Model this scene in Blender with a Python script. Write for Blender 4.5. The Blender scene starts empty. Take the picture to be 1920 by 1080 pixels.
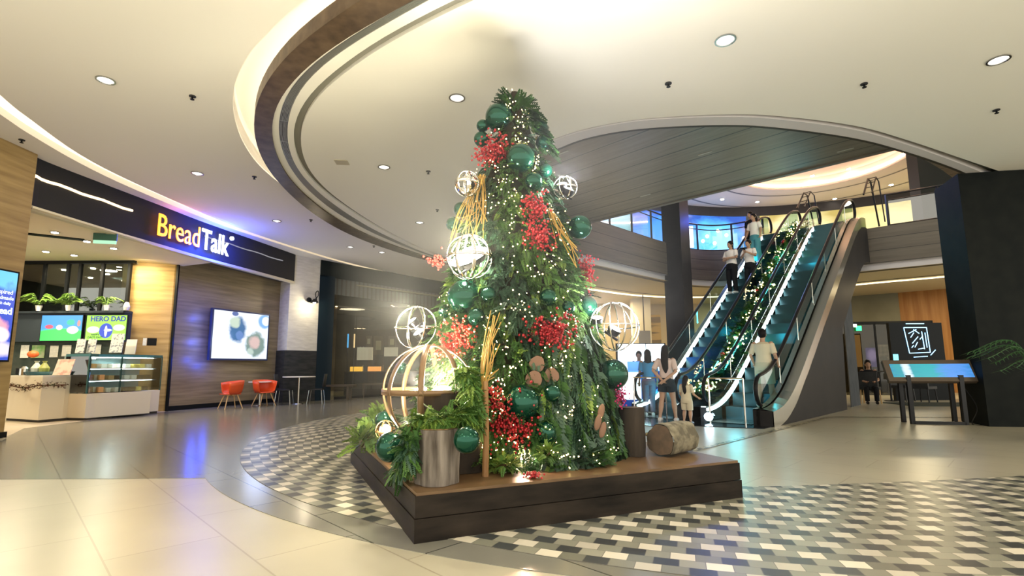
import bpy, math, random
import numpy as np
from mathutils import Vector, Matrix
from mathutils.geometry import tessellate_polygon
random.seed(7); rng = np.random.default_rng(7)
SC = bpy.context.scene
COL = SC.collection
PI = math.pi

# ------------------------------------------------------------------ camera
FPX, PCX, PCY, CAMH = 960.0, 960.0, 560.0, 1.15
pitch = math.atan(128 / 960); roll = math.radians(0.3)
fw = Vector((0, math.cos(pitch), math.sin(pitch))); rt0 = Vector((1, 0, 0)); up0 = rt0.cross(fw)
rt = rt0 * math.cos(roll) - up0 * math.sin(roll); up = up0 * math.cos(roll) + rt0 * math.sin(roll)
cam_d = bpy.data.cameras.new('camera'); cam = bpy.data.objects.new('camera', cam_d); COL.objects.link(cam)
cam.matrix_world = Matrix(((rt.x, up.x, -fw.x, 0), (rt.y, up.y, -fw.y, 0), (rt.z, up.z, -fw.z, CAMH), (0, 0, 0, 1)))
cam_d.sensor_width = 36; cam_d.lens = 36 * FPX / 1920; cam_d.shift_y = (PCY - 540) / 1920
cam_d.clip_start = 0.05; cam_d.clip_end = 200
SC.camera = cam

# ------------------------------------------------------------------ exposure and ambient light
SC.view_settings.view_transform = 'Standard'; SC.view_settings.look = 'None'
SC.view_settings.gamma = 1; SC.view_settings.use_curve_mapping = False
SC.view_settings.exposure = 0.75
SC.cycles.use_denoising = True
SC.cycles.max_bounces = 7; SC.cycles.diffuse_bounces = 4; SC.cycles.glossy_bounces = 3
SC.cycles.transmission_bounces = 4; SC.cycles.transparent_max_bounces = 12
SC.cycles.sample_clamp_indirect = 4; SC.cycles.caustics_reflective = False; SC.cycles.caustics_refractive = False
SC.cycles.blur_glossy = 1.0
wd = bpy.data.worlds.new('hall_ambience'); SC.world = wd; wd.use_nodes = True
wd.node_tree.nodes['Background'].inputs[0].default_value = (1.0, 0.95, 0.82, 1)
wd.node_tree.nodes['Background'].inputs[1].default_value = 1.5

def lamp(name, kind, loc, power, color=(1, .86, .64), size=.3, aim=None, parent=None, spot=None, sy=None):
    d = bpy.data.lights.new(name, kind); d.energy = power; d.color = color
    if kind == 'AREA':
        d.shape = 'DISK' if sy is None else 'RECTANGLE'; d.size = size
        if sy: d.size_y = sy
    elif kind in ('POINT', 'SPOT'): d.shadow_soft_size = size
    if kind == 'SPOT': d.spot_size = spot or 2.0; d.spot_blend = .5
    o = bpy.data.objects.new(name, d); COL.objects.link(o); o.location = loc
    if aim is not None:
        o.rotation_euler = (Vector(aim) - Vector(loc)).to_track_quat('-Z', 'Y').to_euler()
    if parent: o.parent = parent
    return o

# added fill lamps below the hall ceiling, apart from the unlit downlight fittings
for i, (x, y) in enumerate([(-5.5, 0.5), (-2.5, -1.5), (1.5, -1.5), (5.5, 0.5), (-5.5, 4.5), (6.5, 4.5), (-6.2, 10.5), (-4.8, 15.5), (-3.3, 1.4), (2.6, 1.8), (9.5, 6.5), (-3.5, 19.5)]):
    lamp('hall_fill', 'AREA', (x, y, 4.86), 20, (1, .84, .58), .35, (x, y, 0))
# concourse below the balcony, upper floor, shops
for x, y, p, c in [(15.2, 19.5, 110, (1, .80, .46)), (10.5, 24, 70, (1, .82, .5)), (4.5, 23.5, 170, (1, .80, .46)), (1.5, 19.5, 60, (1, .84, .55)), (16.5, 15.8, 50, (1, .8, .5))]:
    lamp('concourse_light', 'AREA', (x, y, 4.2), p, c, 1.0, (x, y, 0))
for x, y, p, c in [(8.2, 22.5, 140, (.32, .42, 1)), (13.5, 22.5, 60, (1, .84, .62)), (19, 21, 80, (1, .86, .6)), (4.8, 21.5, 90, (.5, .75, 1))]:
    lamp('upper_floor_light', 'AREA', (x, y, 8.9), p, c, 1.2, (x, y, 5.8))
lamp('upper_ceiling_fill', 'AREA', (12.5, 20.5, 6.6), 22, (.98, .86, .78), 2.0, (12.5, 20.5, 12))  # added fill lamp in mid-air, brightening the upper ceiling

# ------------------------------------------------------------------ pixel -> place helpers (photo frame 1920x1080)
def ray(x, y): return rt * ((x - PCX) / FPX) + up * ((PCY - y) / FPX) + fw
CP = Vector((0, 0, CAMH))
def Z(x, y, z=0.0):
    d = ray(x, y); return CP + d * ((z - CAMH) / d.z)
def Y(x, y, dep):
    d = ray(x, y); return CP + d * (dep / d.y)

# ------------------------------------------------------------------ materials
def new_mat(name):
    m = bpy.data.materials.new(name); m.use_nodes = True
    return m, m.node_tree, m.node_tree.nodes['Principled BSDF']
def mat(name, c, rough=.5, metal=0, em=None, es=0, noise=0, nscale=(8, 8, 8), c2=None, bump=0, coat=0, trans=0, ior=1.45, alpha=1, sampling=None, ramp=(.35, .65)):
    m, nt, b = new_mat(name)
    b.inputs['Base Color'].default_value = (*c, 1); b.inputs['Roughness'].default_value = rough; b.inputs['Metallic'].default_value = metal
    b.inputs['IOR'].default_value = ior; b.inputs['Coat Weight'].default_value = coat
    if metal == 0 and max(c) < .062: b.inputs['Specular IOR Level'].default_value = .12
    if trans: b.inputs['Transmission Weight'].default_value = trans
    if alpha < 1: b.inputs['Alpha'].default_value = alpha
    if em: b.inputs['Emission Color'].default_value = (*em, 1); b.inputs['Emission Strength'].default_value = es
    if c2 is not None or bump:
        tc = nt.nodes.new('ShaderNodeTexCoord'); mp = nt.nodes.new('ShaderNodeMapping'); nz = nt.nodes.new('ShaderNodeTexNoise')
        mp.inputs['Scale'].default_value = nscale; nz.inputs['Scale'].default_value = 1; nz.inputs['Detail'].default_value = 5
        nt.links.new(tc.outputs['Object'], mp.inputs[0]); nt.links.new(mp.outputs[0], nz.inputs['Vector'])
        if c2 is not None:
            r = nt.nodes.new('ShaderNodeValToRGB'); r.color_ramp.elements[0].position, r.color_ramp.elements[1].position = ramp
            r.color_ramp.elements[0].color = (*c, 1); r.color_ramp.elements[1].color = (*c2, 1)
            nt.links.new(nz.outputs[0], r.inputs[0]); nt.links.new(r.outputs[0], b.inputs['Base Color'])
        if bump:
            bp = nt.nodes.new('ShaderNodeBump'); bp.inputs['Strength'].default_value = bump; bp.inputs['Distance'].default_value = .02
            nt.links.new(nz.outputs[0], bp.inputs['Height']); nt.links.new(bp.outputs[0], b.inputs['Normal'])
    if sampling: m.cycles.emission_sampling = sampling
    return m
def emat(name, c, s, sampling=None):
    m, nt, b = new_mat(name)
    b.inputs['Base Color'].default_value = (.02, .02, .02, 1); b.inputs['Emission Color'].default_value = (*c, 1); b.inputs['Emission Strength'].default_value = s
    if sampling: m.cycles.emission_sampling = sampling
    return m
def glass(name, tint=(.9, .95, .95), alpha=.12, rough=.02):
    # thin pane: mostly see-through, with a mirror-like sheen
    m, nt, b = new_mat(name); nt.nodes.remove(b)
    out = nt.nodes['Material Output']
    tr = nt.nodes.new('ShaderNodeBsdfTransparent'); tr.inputs[0].default_value = (*tint, 1)
    gl = nt.nodes.new('ShaderNodeBsdfGlossy'); gl.inputs['Roughness'].default_value = rough
    fr = nt.nodes.new('ShaderNodeFresnel'); fr.inputs[0].default_value = 1.45
    ad = nt.nodes.new('ShaderNodeMath'); ad.operation = 'ADD'; ad.inputs[1].default_value = alpha; ad.use_clamp = True
    mx = nt.nodes.new('ShaderNodeMixShader')
    nt.links.new(fr.outputs[0], ad.inputs[0]); nt.links.new(ad.outputs[0], mx.inputs[0]); nt.links.new(tr.outputs[0], mx.inputs[1]); nt.links.new(gl.outputs[0], mx.inputs[2])
    nt.links.new(mx.outputs[0], out.inputs[0]); return m

PLASTER = mat('ceiling plaster', (.84, .81, .73), .85)
PLASTER_IN = mat('disc plaster', (.86, .83, .73), .85)
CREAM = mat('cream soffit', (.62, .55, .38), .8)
WHITEB = mat('white band', (.60, .58, .60), .6)
DARK = mat('near black', (.008, .009, .010), .4)
DARKM = mat('charcoal', (.03, .032, .035), .5, c2=(.05, .05, .05), nscale=(3, 3, 3))
WOODRING = mat('ring timber', (.060, .040, .026), .35, c2=(.12, .082, .05), nscale=(6, 6, 6), ramp=(.3, .7))
def planks(name, c1, c2, axis, width, off=0.0, gap=.02, rough=.5, grain=(1, 1, 14), rot=0.0):
    m, nt, b = new_mat(name); N = nt.nodes; L = nt.links
    tc = N.new('ShaderNodeTexCoord'); mp = N.new('ShaderNodeMapping'); mp.inputs['Rotation'].default_value = (0, 0, rot)
    sx = N.new('ShaderNodeSeparateXYZ'); L.new(tc.outputs['Object'], mp.inputs[0]); L.new(mp.outputs[0], sx.inputs[0])
    a = N.new('ShaderNodeMath'); a.operation = 'MULTIPLY_ADD'; a.inputs[1].default_value = 1 / width; a.inputs[2].default_value = off
    L.new(sx.outputs[axis], a.inputs[0])
    f = N.new('ShaderNodeMath'); f.operation = 'FRACT'; L.new(a.outputs[0], f.inputs[0])
    g = N.new('ShaderNodeMath'); g.operation = 'GREATER_THAN'; g.inputs[1].default_value = gap / width; L.new(f.outputs[0], g.inputs[0])
    m2 = N.new('ShaderNodeMapping'); m2.inputs['Scale'].default_value = grain; L.new(mp.outputs[0], m2.inputs[0])
    nz = N.new('ShaderNodeTexNoise'); nz.inputs['Scale'].default_value = 1; nz.inputs['Detail'].default_value = 6; L.new(m2.outputs[0], nz.inputs['Vector'])
    r = N.new('ShaderNodeValToRGB'); r.color_ramp.elements[0].position = .3; r.color_ramp.elements[1].position = .7
    r.color_ramp.elements[0].color = (*c1, 1); r.color_ramp.elements[1].color = (*c2, 1); L.new(nz.outputs[0], r.inputs[0])
    mx = N.new('ShaderNodeMixRGB'); mx.inputs[1].default_value = (.008, .007, .006, 1); L.new(g.outputs[0], mx.inputs[0]); L.new(r.outputs[0], mx.inputs[2])
    L.new(mx.outputs[0], b.inputs['Base Color']); b.inputs['Roughness'].default_value = rough
    return m
SOFFITWOOD = planks('soffit planks', (.15, .125, .09), (.22, .185, .135), 1, .62, .35, .028, .4, (1.2, 14, 1), rot=math.radians(45.5))
FASCIAWOOD = planks('fascia planks', (.085, .072, .055), (.125, .105, .08), 2, .42, .12, .018, .5, (.7, .7, 12))
LAMINATE = mat('oak laminate', (.27, .175, .060), .45, c2=(.42, .29, .115), nscale=(.9, .9, 13), ramp=(.32, .68))
LAMDARK = mat('oak laminate brown', (.17, .125, .065), .45, c2=(.28, .215, .12), nscale=(.9, .9, 13), ramp=(.32, .68))
COPPERWOOD = mat('vertical timber', (.28, .11, .02), .5, c2=(.42, .20, .055), nscale=(8, 8, .5), ramp=(.3, .7))
METAL = mat('brushed steel', (.45, .45, .44), .25, 1)
CHROME = mat('chrome', (.75, .75, .74), .08, 1)
DMETAL = mat('dark metal', (.02, .02, .022), .35, .6)
GLASSM = glass('clear glass')
GLASSD = glass('shopfront glass', (.42, .42, .38), .0)
GLASST = glass('teal balustrade glass', (.55, .78, .80), .05)
GLOWW = emat('warm cove light', (1, .80, .52), 2.6)

# ------------------------------------------------------------------ mesh helpers
class MB:
    def __init__(s): s.v = []; s.f = []; s.m = []; s.cm = 0; s.sm = []; s.smooth = False
    def add(s, vs, fs, mtx=None):
        o = len(s.v)
        s.v += [tuple(mtx @ Vector(p)) if mtx is not None else tuple(p) for p in vs]
        for f in fs: s.f.append(tuple(i + o for i in f)); s.m.append(s.cm); s.sm.append(s.smooth)
        return s
    def box(s, x0, x1, y0, y1, z0, z1, mtx=None):
        v = [(x, y, z) for x in (x0, x1) for y in (y0, y1) for z in (z0, z1)]
        return s.add(v, [(0, 1, 3, 2), (4, 6, 7, 5), (0, 4, 5, 1), (2, 3, 7, 6), (0, 2, 6, 4), (1, 5, 7, 3)], mtx)
    def cyl(s, p0, p1, r0, r1=None, n=12, cap=True, mtx=None):
        return s.tube([p0, p1], [r0, r0 if r1 is None else r1], n, cap, mtx)
    def tube(s, pts, r, n=8, cap=True, mtx=None, flat=1.0, closed=False):
        pts = [Vector(p) for p in pts]; k = len(pts)
        if not hasattr(r, '__len__'): r = [r] * k
        vs = []; prev = None
        for i, p in enumerate(pts):
            if closed: d = pts[(i + 1) % k] - pts[i - 1]
            else: d = pts[min(i + 1, k - 1)] - pts[max(i - 1, 0)]
            d.normalize()
            a = prev if prev is not None else (Vector((0, 0, 1)) if abs(d.z) < .9 else Vector((1, 0, 0)))
            a = a - d * a.dot(d); a.normalize(); prev = a; b = d.cross(a)
            for j in range(n):
                t = 2 * PI * j / n; vs.append(p + a * (math.cos(t) * r[i]) + b * (math.sin(t) * r[i] * flat))
        fs = []
        for i in range(k if closed else k - 1):
            q = (i + 1) % k
            for j in range(n): fs.append((i * n + j, i * n + (j + 1) % n, q * n + (j + 1) % n, q * n + j))
        if cap and not closed: fs.append(tuple(range(n - 1, -1, -1))); fs.append(tuple((k - 1) * n + j for j in range(n)))
        return s.add(vs, fs, mtx)
    def lathe(s, prof, n=24, mtx=None):
        vs = [(r * math.cos(2 * PI * j / n), r * math.sin(2 * PI * j / n), z) for r, z in prof for j in range(n)]
        return s.add(vs, [(i * n + j, i * n + (j + 1) % n, (i + 1) * n + (j + 1) % n, (i + 1) * n + j) for i in range(len(prof) - 1) for j in range(n)], mtx)
    def sphere(s, c, r, nu=16, nv=10, mtx=None, sc=(1, 1, 1)):
        c = Vector(c); vs = [c + Vector((0, 0, r * sc[2]))]
        for i in range(1, nv):
            t = PI * i / nv
            for j in range(nu):
                a = 2 * PI * j / nu
                vs.append(c + Vector((r * sc[0] * math.sin(t) * math.cos(a), r * sc[1] * math.sin(t) * math.sin(a), r * sc[2] * math.cos(t))))
        vs.append(c - Vector((0, 0, r * sc[2]))); L = len(vs) - 1; fs = []
        for j in range(nu): fs.append((0, 1 + j, 1 + (j + 1) % nu)); fs.append((L, 1 + (nv - 2) * nu + (j + 1) % nu, 1 + (nv - 2) * nu + j))
        for i in range(nv - 2):
            for j in range(nu):
                a = 1 + i * nu + j; b = 1 + i * nu + (j + 1) % nu; fs.append((a, a + nu, b + nu, b))
        return s.add(vs, fs, mtx)
    def poly(s, pts, z0, z1=None, holes=(), sides=True):
        """flat polygon at z0, or a slab z0..z1"""
        loops = [list(pts)] + [list(h) for h in holes]
        flat = [p for l in loops for p in l]
        tri = tessellate_polygon([[Vector((p[0], p[1], 0)) for p in l] for l in loops])
        o = []
        for t in tri:
            a, b, c = (flat[i] for i in t)
            ar = (b[0] - a[0]) * (c[1] - a[1]) - (b[1] - a[1]) * (c[0] - a[0])
            if abs(ar) > 1e-9: o.append(t if ar > 0 else (t[0], t[2], t[1]))
        if z1 is None: return s.add([(p[0], p[1], z0) for p in flat], o)
        s.add([(p[0], p[1], z1) for p in flat], o)
        s.add([(p[0], p[1], z0) for p in flat], [(t[0], t[2], t[1]) for t in o])
        if sides:
            for l in loops: s.wall(l, z0, z1, True)
        return s
    def wall(s, pts, z0, z1, closed=False):
        n = len(pts); v = [(p[0], p[1], z) for p in pts for z in (z0, z1)]
        return s.add(v, [(2 * i, 2 * ((i + 1) % n), 2 * ((i + 1) % n) + 1, 2 * i + 1) for i in range(n if closed else n - 1)])
    def strip(s, a, b):
        n = len(a); return s.add(list(a) + list(b), [(i, i + 1, n + i + 1, n + i) for i in range(n - 1)])
    def build(s, name, m, parent=None, mtx=None, smooth=False):
        me = bpy.data.meshes.new(name); me.from_pydata([tuple(p) for p in s.v], [], s.f); me.validate()
        ms = m if isinstance(m, (list, tuple)) else [m]
        for q in ms: me.materials.append(q)
        if len(me.polygons) == len(s.f):
            me.polygons.foreach_set('material_index', s.m)
            me.polygons.foreach_set('use_smooth', [smooth or q for q in s.sm])
        me.update()
        o = bpy.data.objects.new(name, me); COL.objects.link(o)
        if parent: o.parent = parent
        if mtx is not None: o.matrix_local = mtx
        return o
def tag(o, label=None, cat=None, group=None, kind=None):
    if label: o['label'] = label
    if cat: o['category'] = cat
    if group: o['group'] = group
    if kind: o['kind'] = kind
    return o
def struct(o): o['kind'] = 'structure'; return o
def thing(name, label, cat, loc=(0, 0, 0), rz=0.0, group=None, mtx=None):
    o = bpy.data.objects.new(name, None); COL.objects.link(o)
    if mtx is not None: o.matrix_world = mtx
    else: o.location = loc; o.rotation_euler = (0, 0, rz)
    return tag(o, label, cat, group)
def frame(o, xdir):
    """x along xdir (horizontal), z up, -y is the front"""
    x = Vector((xdir[0], xdir[1], 0)).normalized(); z = Vector((0, 0, 1)); y = z.cross(x)
    return Matrix(((x.x, y.x, 0, o[0]), (x.y, y.y, 0, o[1]), (0, 0, 1, o[2]), (0, 0, 0, 1)))
def copy_tree(o, parent=None):
    c = o.copy(); COL.objects.link(c)
    if parent: c.parent = parent
    for ch in [q for q in SC.objects if q.parent == o]: copy_tree(ch, c)
    return c
def spline(pts, k=8, closed=False):
    P = [Vector((*p, 0)[:3]) if len(p) == 2 else Vector(p) for p in pts]; n = len(P); out = []
    for i in range(n if closed else n - 1):
        a, b, c, d = (P[(i - 1) % n] if closed or i else P[0] * 2 - P[1]), P[i], P[(i + 1) % n], (P[(i + 2) % n] if closed or i < n - 2 else P[-1] * 2 - P[-2])
        for j in range(k):
            t = j / k; out.append(.5 * ((2 * b) + (c - a) * t + (2 * a - 5 * b + 4 * c - d) * t * t + (-a + 3 * b - 3 * c + d) * t ** 3))
    if not closed: out.append(P[-1])
    return out
def offset(pts, d):
    out = []; n = len(pts)
    for i, p in enumerate(pts):
        t = Vector(pts[min(i + 1, n - 1)]) - Vector(pts[max(i - 1, 0)]); t.z = 0; t.normalize()
        out.append(Vector((p[0] - t.y * d, p[1] + t.x * d, p[2] if len(p) > 2 else 0)))
    return out
def text(body, m, parent, mtx, size, extrude=.01, off=0.0, align='CENTER', name='lettering', sx=1.0):
    c = bpy.data.curves.new(name, 'FONT'); c.body = body; c.size = size; c.extrude = extrude; c.offset = off; c.align_x = align; c.align_y = 'CENTER'; c.resolution_u = 3
    o = bpy.data.objects.new(name, c); COL.objects.link(o); c.materials.append(m); o.parent = parent
    dg = bpy.context.evaluated_depsgraph_get(); me = bpy.data.meshes.new_from_object(o.evaluated_get(dg)); bpy.data.objects.remove(o)
    me.materials.clear(); me.materials.append(m); o = bpy.data.objects.new(name, me); COL.objects.link(o); o.parent = parent
    o.matrix_local = mtx @ Matrix.Rotation(PI / 2, 4, 'X') @ Matrix.Diagonal((sx, 1, 1, 1)); return o
ORD = ['first', 'second', 'third', 'fourth', 'fifth', 'sixth', 'seventh', 'eighth', 'ninth', 'tenth', 'eleventh', 'twelfth', 'thirteenth', 'fourteenth', 'fifteenth', 'sixteenth', 'seventeenth', 'eighteenth', 'nineteenth', 'twentieth']
T = Matrix.Translation
UD = Vector((.7136, .7005, 0)); VD = Vector((.7005, -.7136, 0))   # escalator axes: up-run and to its right
def UV(u, v, z=0.0): return UD * u + VD * v + Vector((0, 0, z))
# ================================================================== FLOOR
def node_floor(name, c1, c2, cell, rot, rough, grout, gw=.006, stain=True):
    m, nt, b = new_mat(name); N = nt.nodes; L = nt.links
    tc = N.new('ShaderNodeTexCoord'); mp = N.new('ShaderNodeMapping'); mp.inputs['Rotation'].default_value = (0, 0, rot); mp.inputs['Location'].default_value = (.18, .13, 0)
    L.new(tc.outputs['Object'], mp.inputs[0])
    br = N.new('ShaderNodeTexBrick'); br.inputs['Scale'].default_value = 1; br.inputs['Brick Width'].default_value = cell[0]; br.inputs['Row Height'].default_value = cell[1]
    br.inputs['Mortar Size'].default_value = gw; br.inputs['Mortar Smooth'].default_value = .1; br.inputs['Bias'].default_value = 0
    br.inputs['Color1'].default_value = (*c1, 1); br.inputs['Color2'].default_value = (*c2, 1); br.inputs['Mortar'].default_value = (*grout, 1)
    L.new(mp.outputs[0], br.inputs[0])
    nz = N.new('ShaderNodeTexNoise'); nz.inputs['Scale'].default_value = 1.7; nz.inputs['Detail'].default_value = 6; L.new(tc.outputs['Object'], nz.inputs[0])
    mr = N.new('ShaderNodeMapRange'); mr.inputs[3].default_value = .86; mr.inputs[4].default_value = 1.12; L.new(nz.outputs[0], mr.inputs[0])
    mx = N.new('ShaderNodeMixRGB'); mx.blend_type = 'MULTIPLY'; mx.inputs[0].default_value = 1
    L.new(br.outputs[0], mx.inputs[1]); L.new(mr.outputs[0], mx.inputs[2]); L.new(mx.outputs[0], b.inputs['Base Color'])
    b.inputs['Roughness'].default_value = rough; b.inputs['IOR'].default_value = 1.5
    return m
R45 = math.radians(45.5)
FL_CREAM = node_floor('cream floor tile', (.42, .385, .29), (.39, .36, .27), (1.3, .655), R45, .30, (.30, .26, .19))
FL_GREY = node_floor('grey floor tile', (.20, .195, .165), (.175, .17, .145), (1.3, .655), R45, .20, (.05, .05, .045))
FL_SHOP = node_floor('shop floor tile', (.55, .47, .36), (.52, .45, .34), (.6, .6), .1, .3, (.3, .25, .2))
MC = (3.42, 10.42); MR = 7.82
def mosaic_mat():
    m, nt, b = new_mat('mosaic tile'); N = nt.nodes; L = nt.links
    def mth(op, a, bb=None):
        n = N.new('ShaderNodeMath'); n.operation = op
        for i, q in enumerate((a, bb)):
            if q is None: continue
            if isinstance(q, (int, float)): n.inputs[i].default_value = q
            else: L.new(q, n.inputs[i])
        return n.outputs[0]
    tc = N.new('ShaderNodeTexCoord'); s = N.new('ShaderNodeSeparateXYZ'); L.new(tc.outputs['Object'], s.inputs[0])
    dx = mth('SUBTRACT', s.outputs[0], MC[0]); dy = mth('SUBTRACT', s.outputs[1], MC[1])
    r = mth('SQRT', mth('ADD', mth('MULTIPLY', dx, dx), mth('MULTIPLY', dy, dy)))
    th = mth('ARCTAN2', dy, dx)
    rw = mth('DIVIDE', mth('SUBTRACT', MR, r), .112); row = mth('FLOOR', rw)
    cl = mth('ADD', mth('MULTIPLY', th, 7.0 / .135), mth('MULTIPLY', row, 1.37)); col = mth('FLOOR', cl)
    wn = N.new('ShaderNodeTexWhiteNoise'); wn.noise_dimensions = '2D'; cb = N.new('ShaderNodeCombineXYZ'); L.new(row, cb.inputs[0]); L.new(col, cb.inputs[1]); L.new(cb.outputs[0], wn.inputs['Vector'])
    k = mth('MODULO', mth('ADD', col, 4000), 4)
    # 0 white, 2 dark, the rest greys that vary tile by tile
    val = mth('ADD', mth('DIVIDE', k, 4), .05)
    rp = N.new('ShaderNodeValToRGB'); rp.color_ramp.interpolation = 'CONSTANT'; e = rp.color_ramp.elements
    e[0].position = 0; e[0].color = (.62, .57, .46, 1); e[1].position = .25; e[1].color = (.20, .20, .155, 1)
    q = e.new(.5); q.color = (.045, .05, .05, 1); q = e.new(.75); q.color = (.25, .245, .19, 1)
    L.new(val, rp.inputs[0])
    mr = N.new('ShaderNodeMapRange'); mr.inputs[3].default_value = .72; mr.inputs[4].default_value = 1.15; L.new(wn.outputs[0], mr.inputs[0])
    mx = N.new('ShaderNodeMixRGB'); mx.blend_type = 'MULTIPLY'; mx.inputs[0].default_value = 1; L.new(rp.outputs[0], mx.inputs[1]); L.new(mr.outputs[0], mx.inputs[2])
    fr = mth('FRACT', rw); fc = mth('FRACT', cl)
    g = mth('MULTIPLY', mth('GREATER_THAN', fr, .04), mth('GREATER_THAN', fc, .03))
    m2 = N.new('ShaderNodeMixRGB'); m2.inputs[1].default_value = (.13, .12, .1, 1); L.new(g, m2.inputs[0]); L.new(mx.outputs[0], m2.inputs[2])
    L.new(m2.outputs[0], b.inputs['Base Color']); b.inputs['Roughness'].default_value = .33
    return m
f = MB(); f.poly([(-16, -1.2), (18, -1.2), (28, 10), (28, 34), (-16, 34)], -.2, 0.0); struct(f.build('floor', FL_CREAM))
def arc(c, r, a0, a1, n=48): return [(c[0] + r * math.cos(math.radians(a0 + (a1 - a0) * i / n)), c[1] + r * math.sin(math.radians(a0 + (a1 - a0) * i / n))) for i in range(n + 1)]
# grey walkway on the shop side, bounded by the ring
RC, RR = (2.66, 9.98), 7.35
ringo = arc(RC, RR, 216.5, 282)      # outer edge of the grey ring, front
shopline = [(-8.35, 8.6), (-9.6, 10.3), (-9.55, 12.2), (-9.35, 13.9), (-9.4, 14.6), (-7.9, 18.4), (-6.9, 18.3), (-3.2, 23.2), (-1, 25)]
mos_out = arc(MC, MR, 96, 270 + 8, 90)
f = MB(); f.poly([(-8.35, 5.6)] + ringo + [(4.3, 2.75), (6.6, 3.1), (6.9, 3.3)] + arc(MC, MR - .05, 296, 90, 90) + [(1, 24)] + shopline[::-1], .0, .004)
struct(f.build('floor_walkway', FL_GREY))
inner = spline([(5.2, 17.9), (.2, 17.0), (-1.2, 14), (-1.9, 11), (-1.5, 8), (0, 6.2), (1.2, 5.35), (2.24, 5.1), (3.31, 5.18), (4.49, 5.35), (5.29, 5.5), (7.4, 6.0), (9.6, 7.0)], 6)
mo = arc(MC, MR, 76, 270 + 60, 120)
f = MB(); f.poly([(p[0], p[1]) for p in mo] + [(p.x, p.y) for p in inner[::-1]], .002, .008)
struct(f.build('floor_mosaic', mosaic_mat()))
# shop floor and thin checker strips
f = MB(); f.poly([(-8.6, 8.9), (-9.6, 10.3), (-9.55, 12.2), (-9.35, 13.9), (-9.5, 14.3), (-15.5, 14.3), (-15.5, 8.9)], .0, .006); struct(f.build('floor_shop', FL_SHOP))
CHK = mat('checker strip', (.04, .045, .04), .3, c2=(.5, .45, .3), nscale=(11, 11, 11), ramp=(.48, .52))
f = MB(); a = UV(6.4, -3.42); b_ = UV(13.3, -3.40); cc = UV(13.3, -3.4) + Vector((3.2, -.35, 0))
for p, q in ((a, b_), (b_, cc)):
    d = (q - p).normalized(); n = Vector((-d.y, d.x, 0)) * .045
    f.add([p - n + Vector((0, 0, .006)), q - n + Vector((0, 0, .006)), q + n + Vector((0, 0, .006)), p + n + Vector((0, 0, .006))], [(0, 1, 2, 3)])
struct(f.build('trim_1', CHK))
f = MB(); f.poly([tuple(UV(u, v))[:2] for u, v in ((9.0, -6.9), (11.2, -6.9), (11.2, -3.62), (10.0, -3.62), (9.6, -4.7), (9.0, -5.3))], .0, .012)
struct(f.build('floor_landing', mat('landing plate', (.02, .025, .03), .12, .7)))

# ================================================================== CEILING
HC, HD = 5.05, 4.93
rim_dn = [(.69, 8.15), (1.21, 7.78), (2.0, 7.47), (3.1, 7.34), (4.01, 7.38), (5.46, 7.72), (6.72, 8.26), (8.31, 9.04), (10.31, 10.03), (12.2, 11.0)]
rim_in = [(.72, 8.6), (1.26, 8.10), (2.06, 7.78), (3.22, 7.66), (4.18, 7.74), (5.74, 8.15), (7.08, 8.73), (8.81, 9.63), (10.33, 10.58), (12.0, 11.6)]
K = HD / HC
rim_dn_s = [(p.x, p.y) for p in spline(rim_dn, 6)]; rim_in_s = [(p.x, p.y) for p in spline(rim_in, 6)]
hidden = [(2.3, 16.2), (.9, 15.4), (-.1, 13.6), (-.25, 11.6), (.1, 9.6)]
def px_curve(pts, z): return [(p.x, p.y) for p in (Z(*q, z) for q in pts)]
DCx, DCy = 4.4, 12.2
def polar(pts):
    a = sorted((math.atan2(y - DCy, x - DCx) % (2 * PI), math.hypot(x - DCx, y - DCy)) for x, y in pts)
    return np.array([q[0] for q in a]), np.array([q[1] for q in a])
curves = {
 'wo': [(680, 0), (607, 40), (560, 77), (527, 115), (497, 153), (480, 190), (476, 227), (480, 263), (492, 297), (510, 323), (543, 360), (584, 395), (642, 431), (690, 452), (748, 472), (815, 490)],
 'wi': [(775, 0), (720, 28), (633, 78), (573, 125), (533, 167), (515, 200), (509, 233), (513, 267), (525, 303), (547, 338), (584, 373), (642, 415), (690, 439), (748, 462), (815, 484)],
 'go': [(780, 0), (722, 30), (640, 82), (577, 127), (543, 163), (528, 197), (522, 230), (524, 263), (533, 293), (550, 323), (590, 367), (645, 407), (692, 433), (750, 458), (815, 482)],
 'gi': [(808, 0), (720, 50), (647, 92), (600, 125), (567, 160), (547, 197), (539, 233), (540, 267), (547, 297), (567, 330), (600, 362), (650, 399), (696, 427), (752, 454), (815, 480)],
 'sl': [(860, 0), (780, 35), (690, 90), (632, 130), (585, 172), (560, 205), (551, 238), (551, 270), (560, 302), (580, 333), (612, 362), (660, 396), (705, 424), (757, 451), (815, 477)]}
pol = {k: polar(px_curve(v, HD)) for k, v in curves.items()}
TH = np.radians(np.linspace(92, 338, 150))
def ringpts(k, shrink=0.0, th=TH):
    a, r = pol[k]; rr = np.interp(th, a, r)
    ker = np.ones(7) / 7; rp = np.pad(rr, 3, mode='edge'); rr = np.convolve(rp, ker, 'valid') - shrink
    return [(DCx + q * math.cos(t), DCy + q * math.sin(t)) for t, q in zip(th, rr)]
wo, wi, go, gi, sl = (ringpts(k) for k in ('wo', 'wi', 'go', 'gi', 'sl'))
def ring(name, a, b, z0, z1, m):
    s = MB()
    A0 = [(p[0], p[1], z0) for p in a]; B0 = [(p[0], p[1], z0) for p in b]
    s.strip(B0, A0); s.wall(a, z0, z1); s.wall(b, z0, z1); return struct(s.build(name, m))
ring('ceiling_timber_ring', wo, wi, HD - .03, HC + .05, WOODRING)
ring('ceiling_inner_lip', wi, go, HD, HC, PLASTER_IN)
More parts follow.
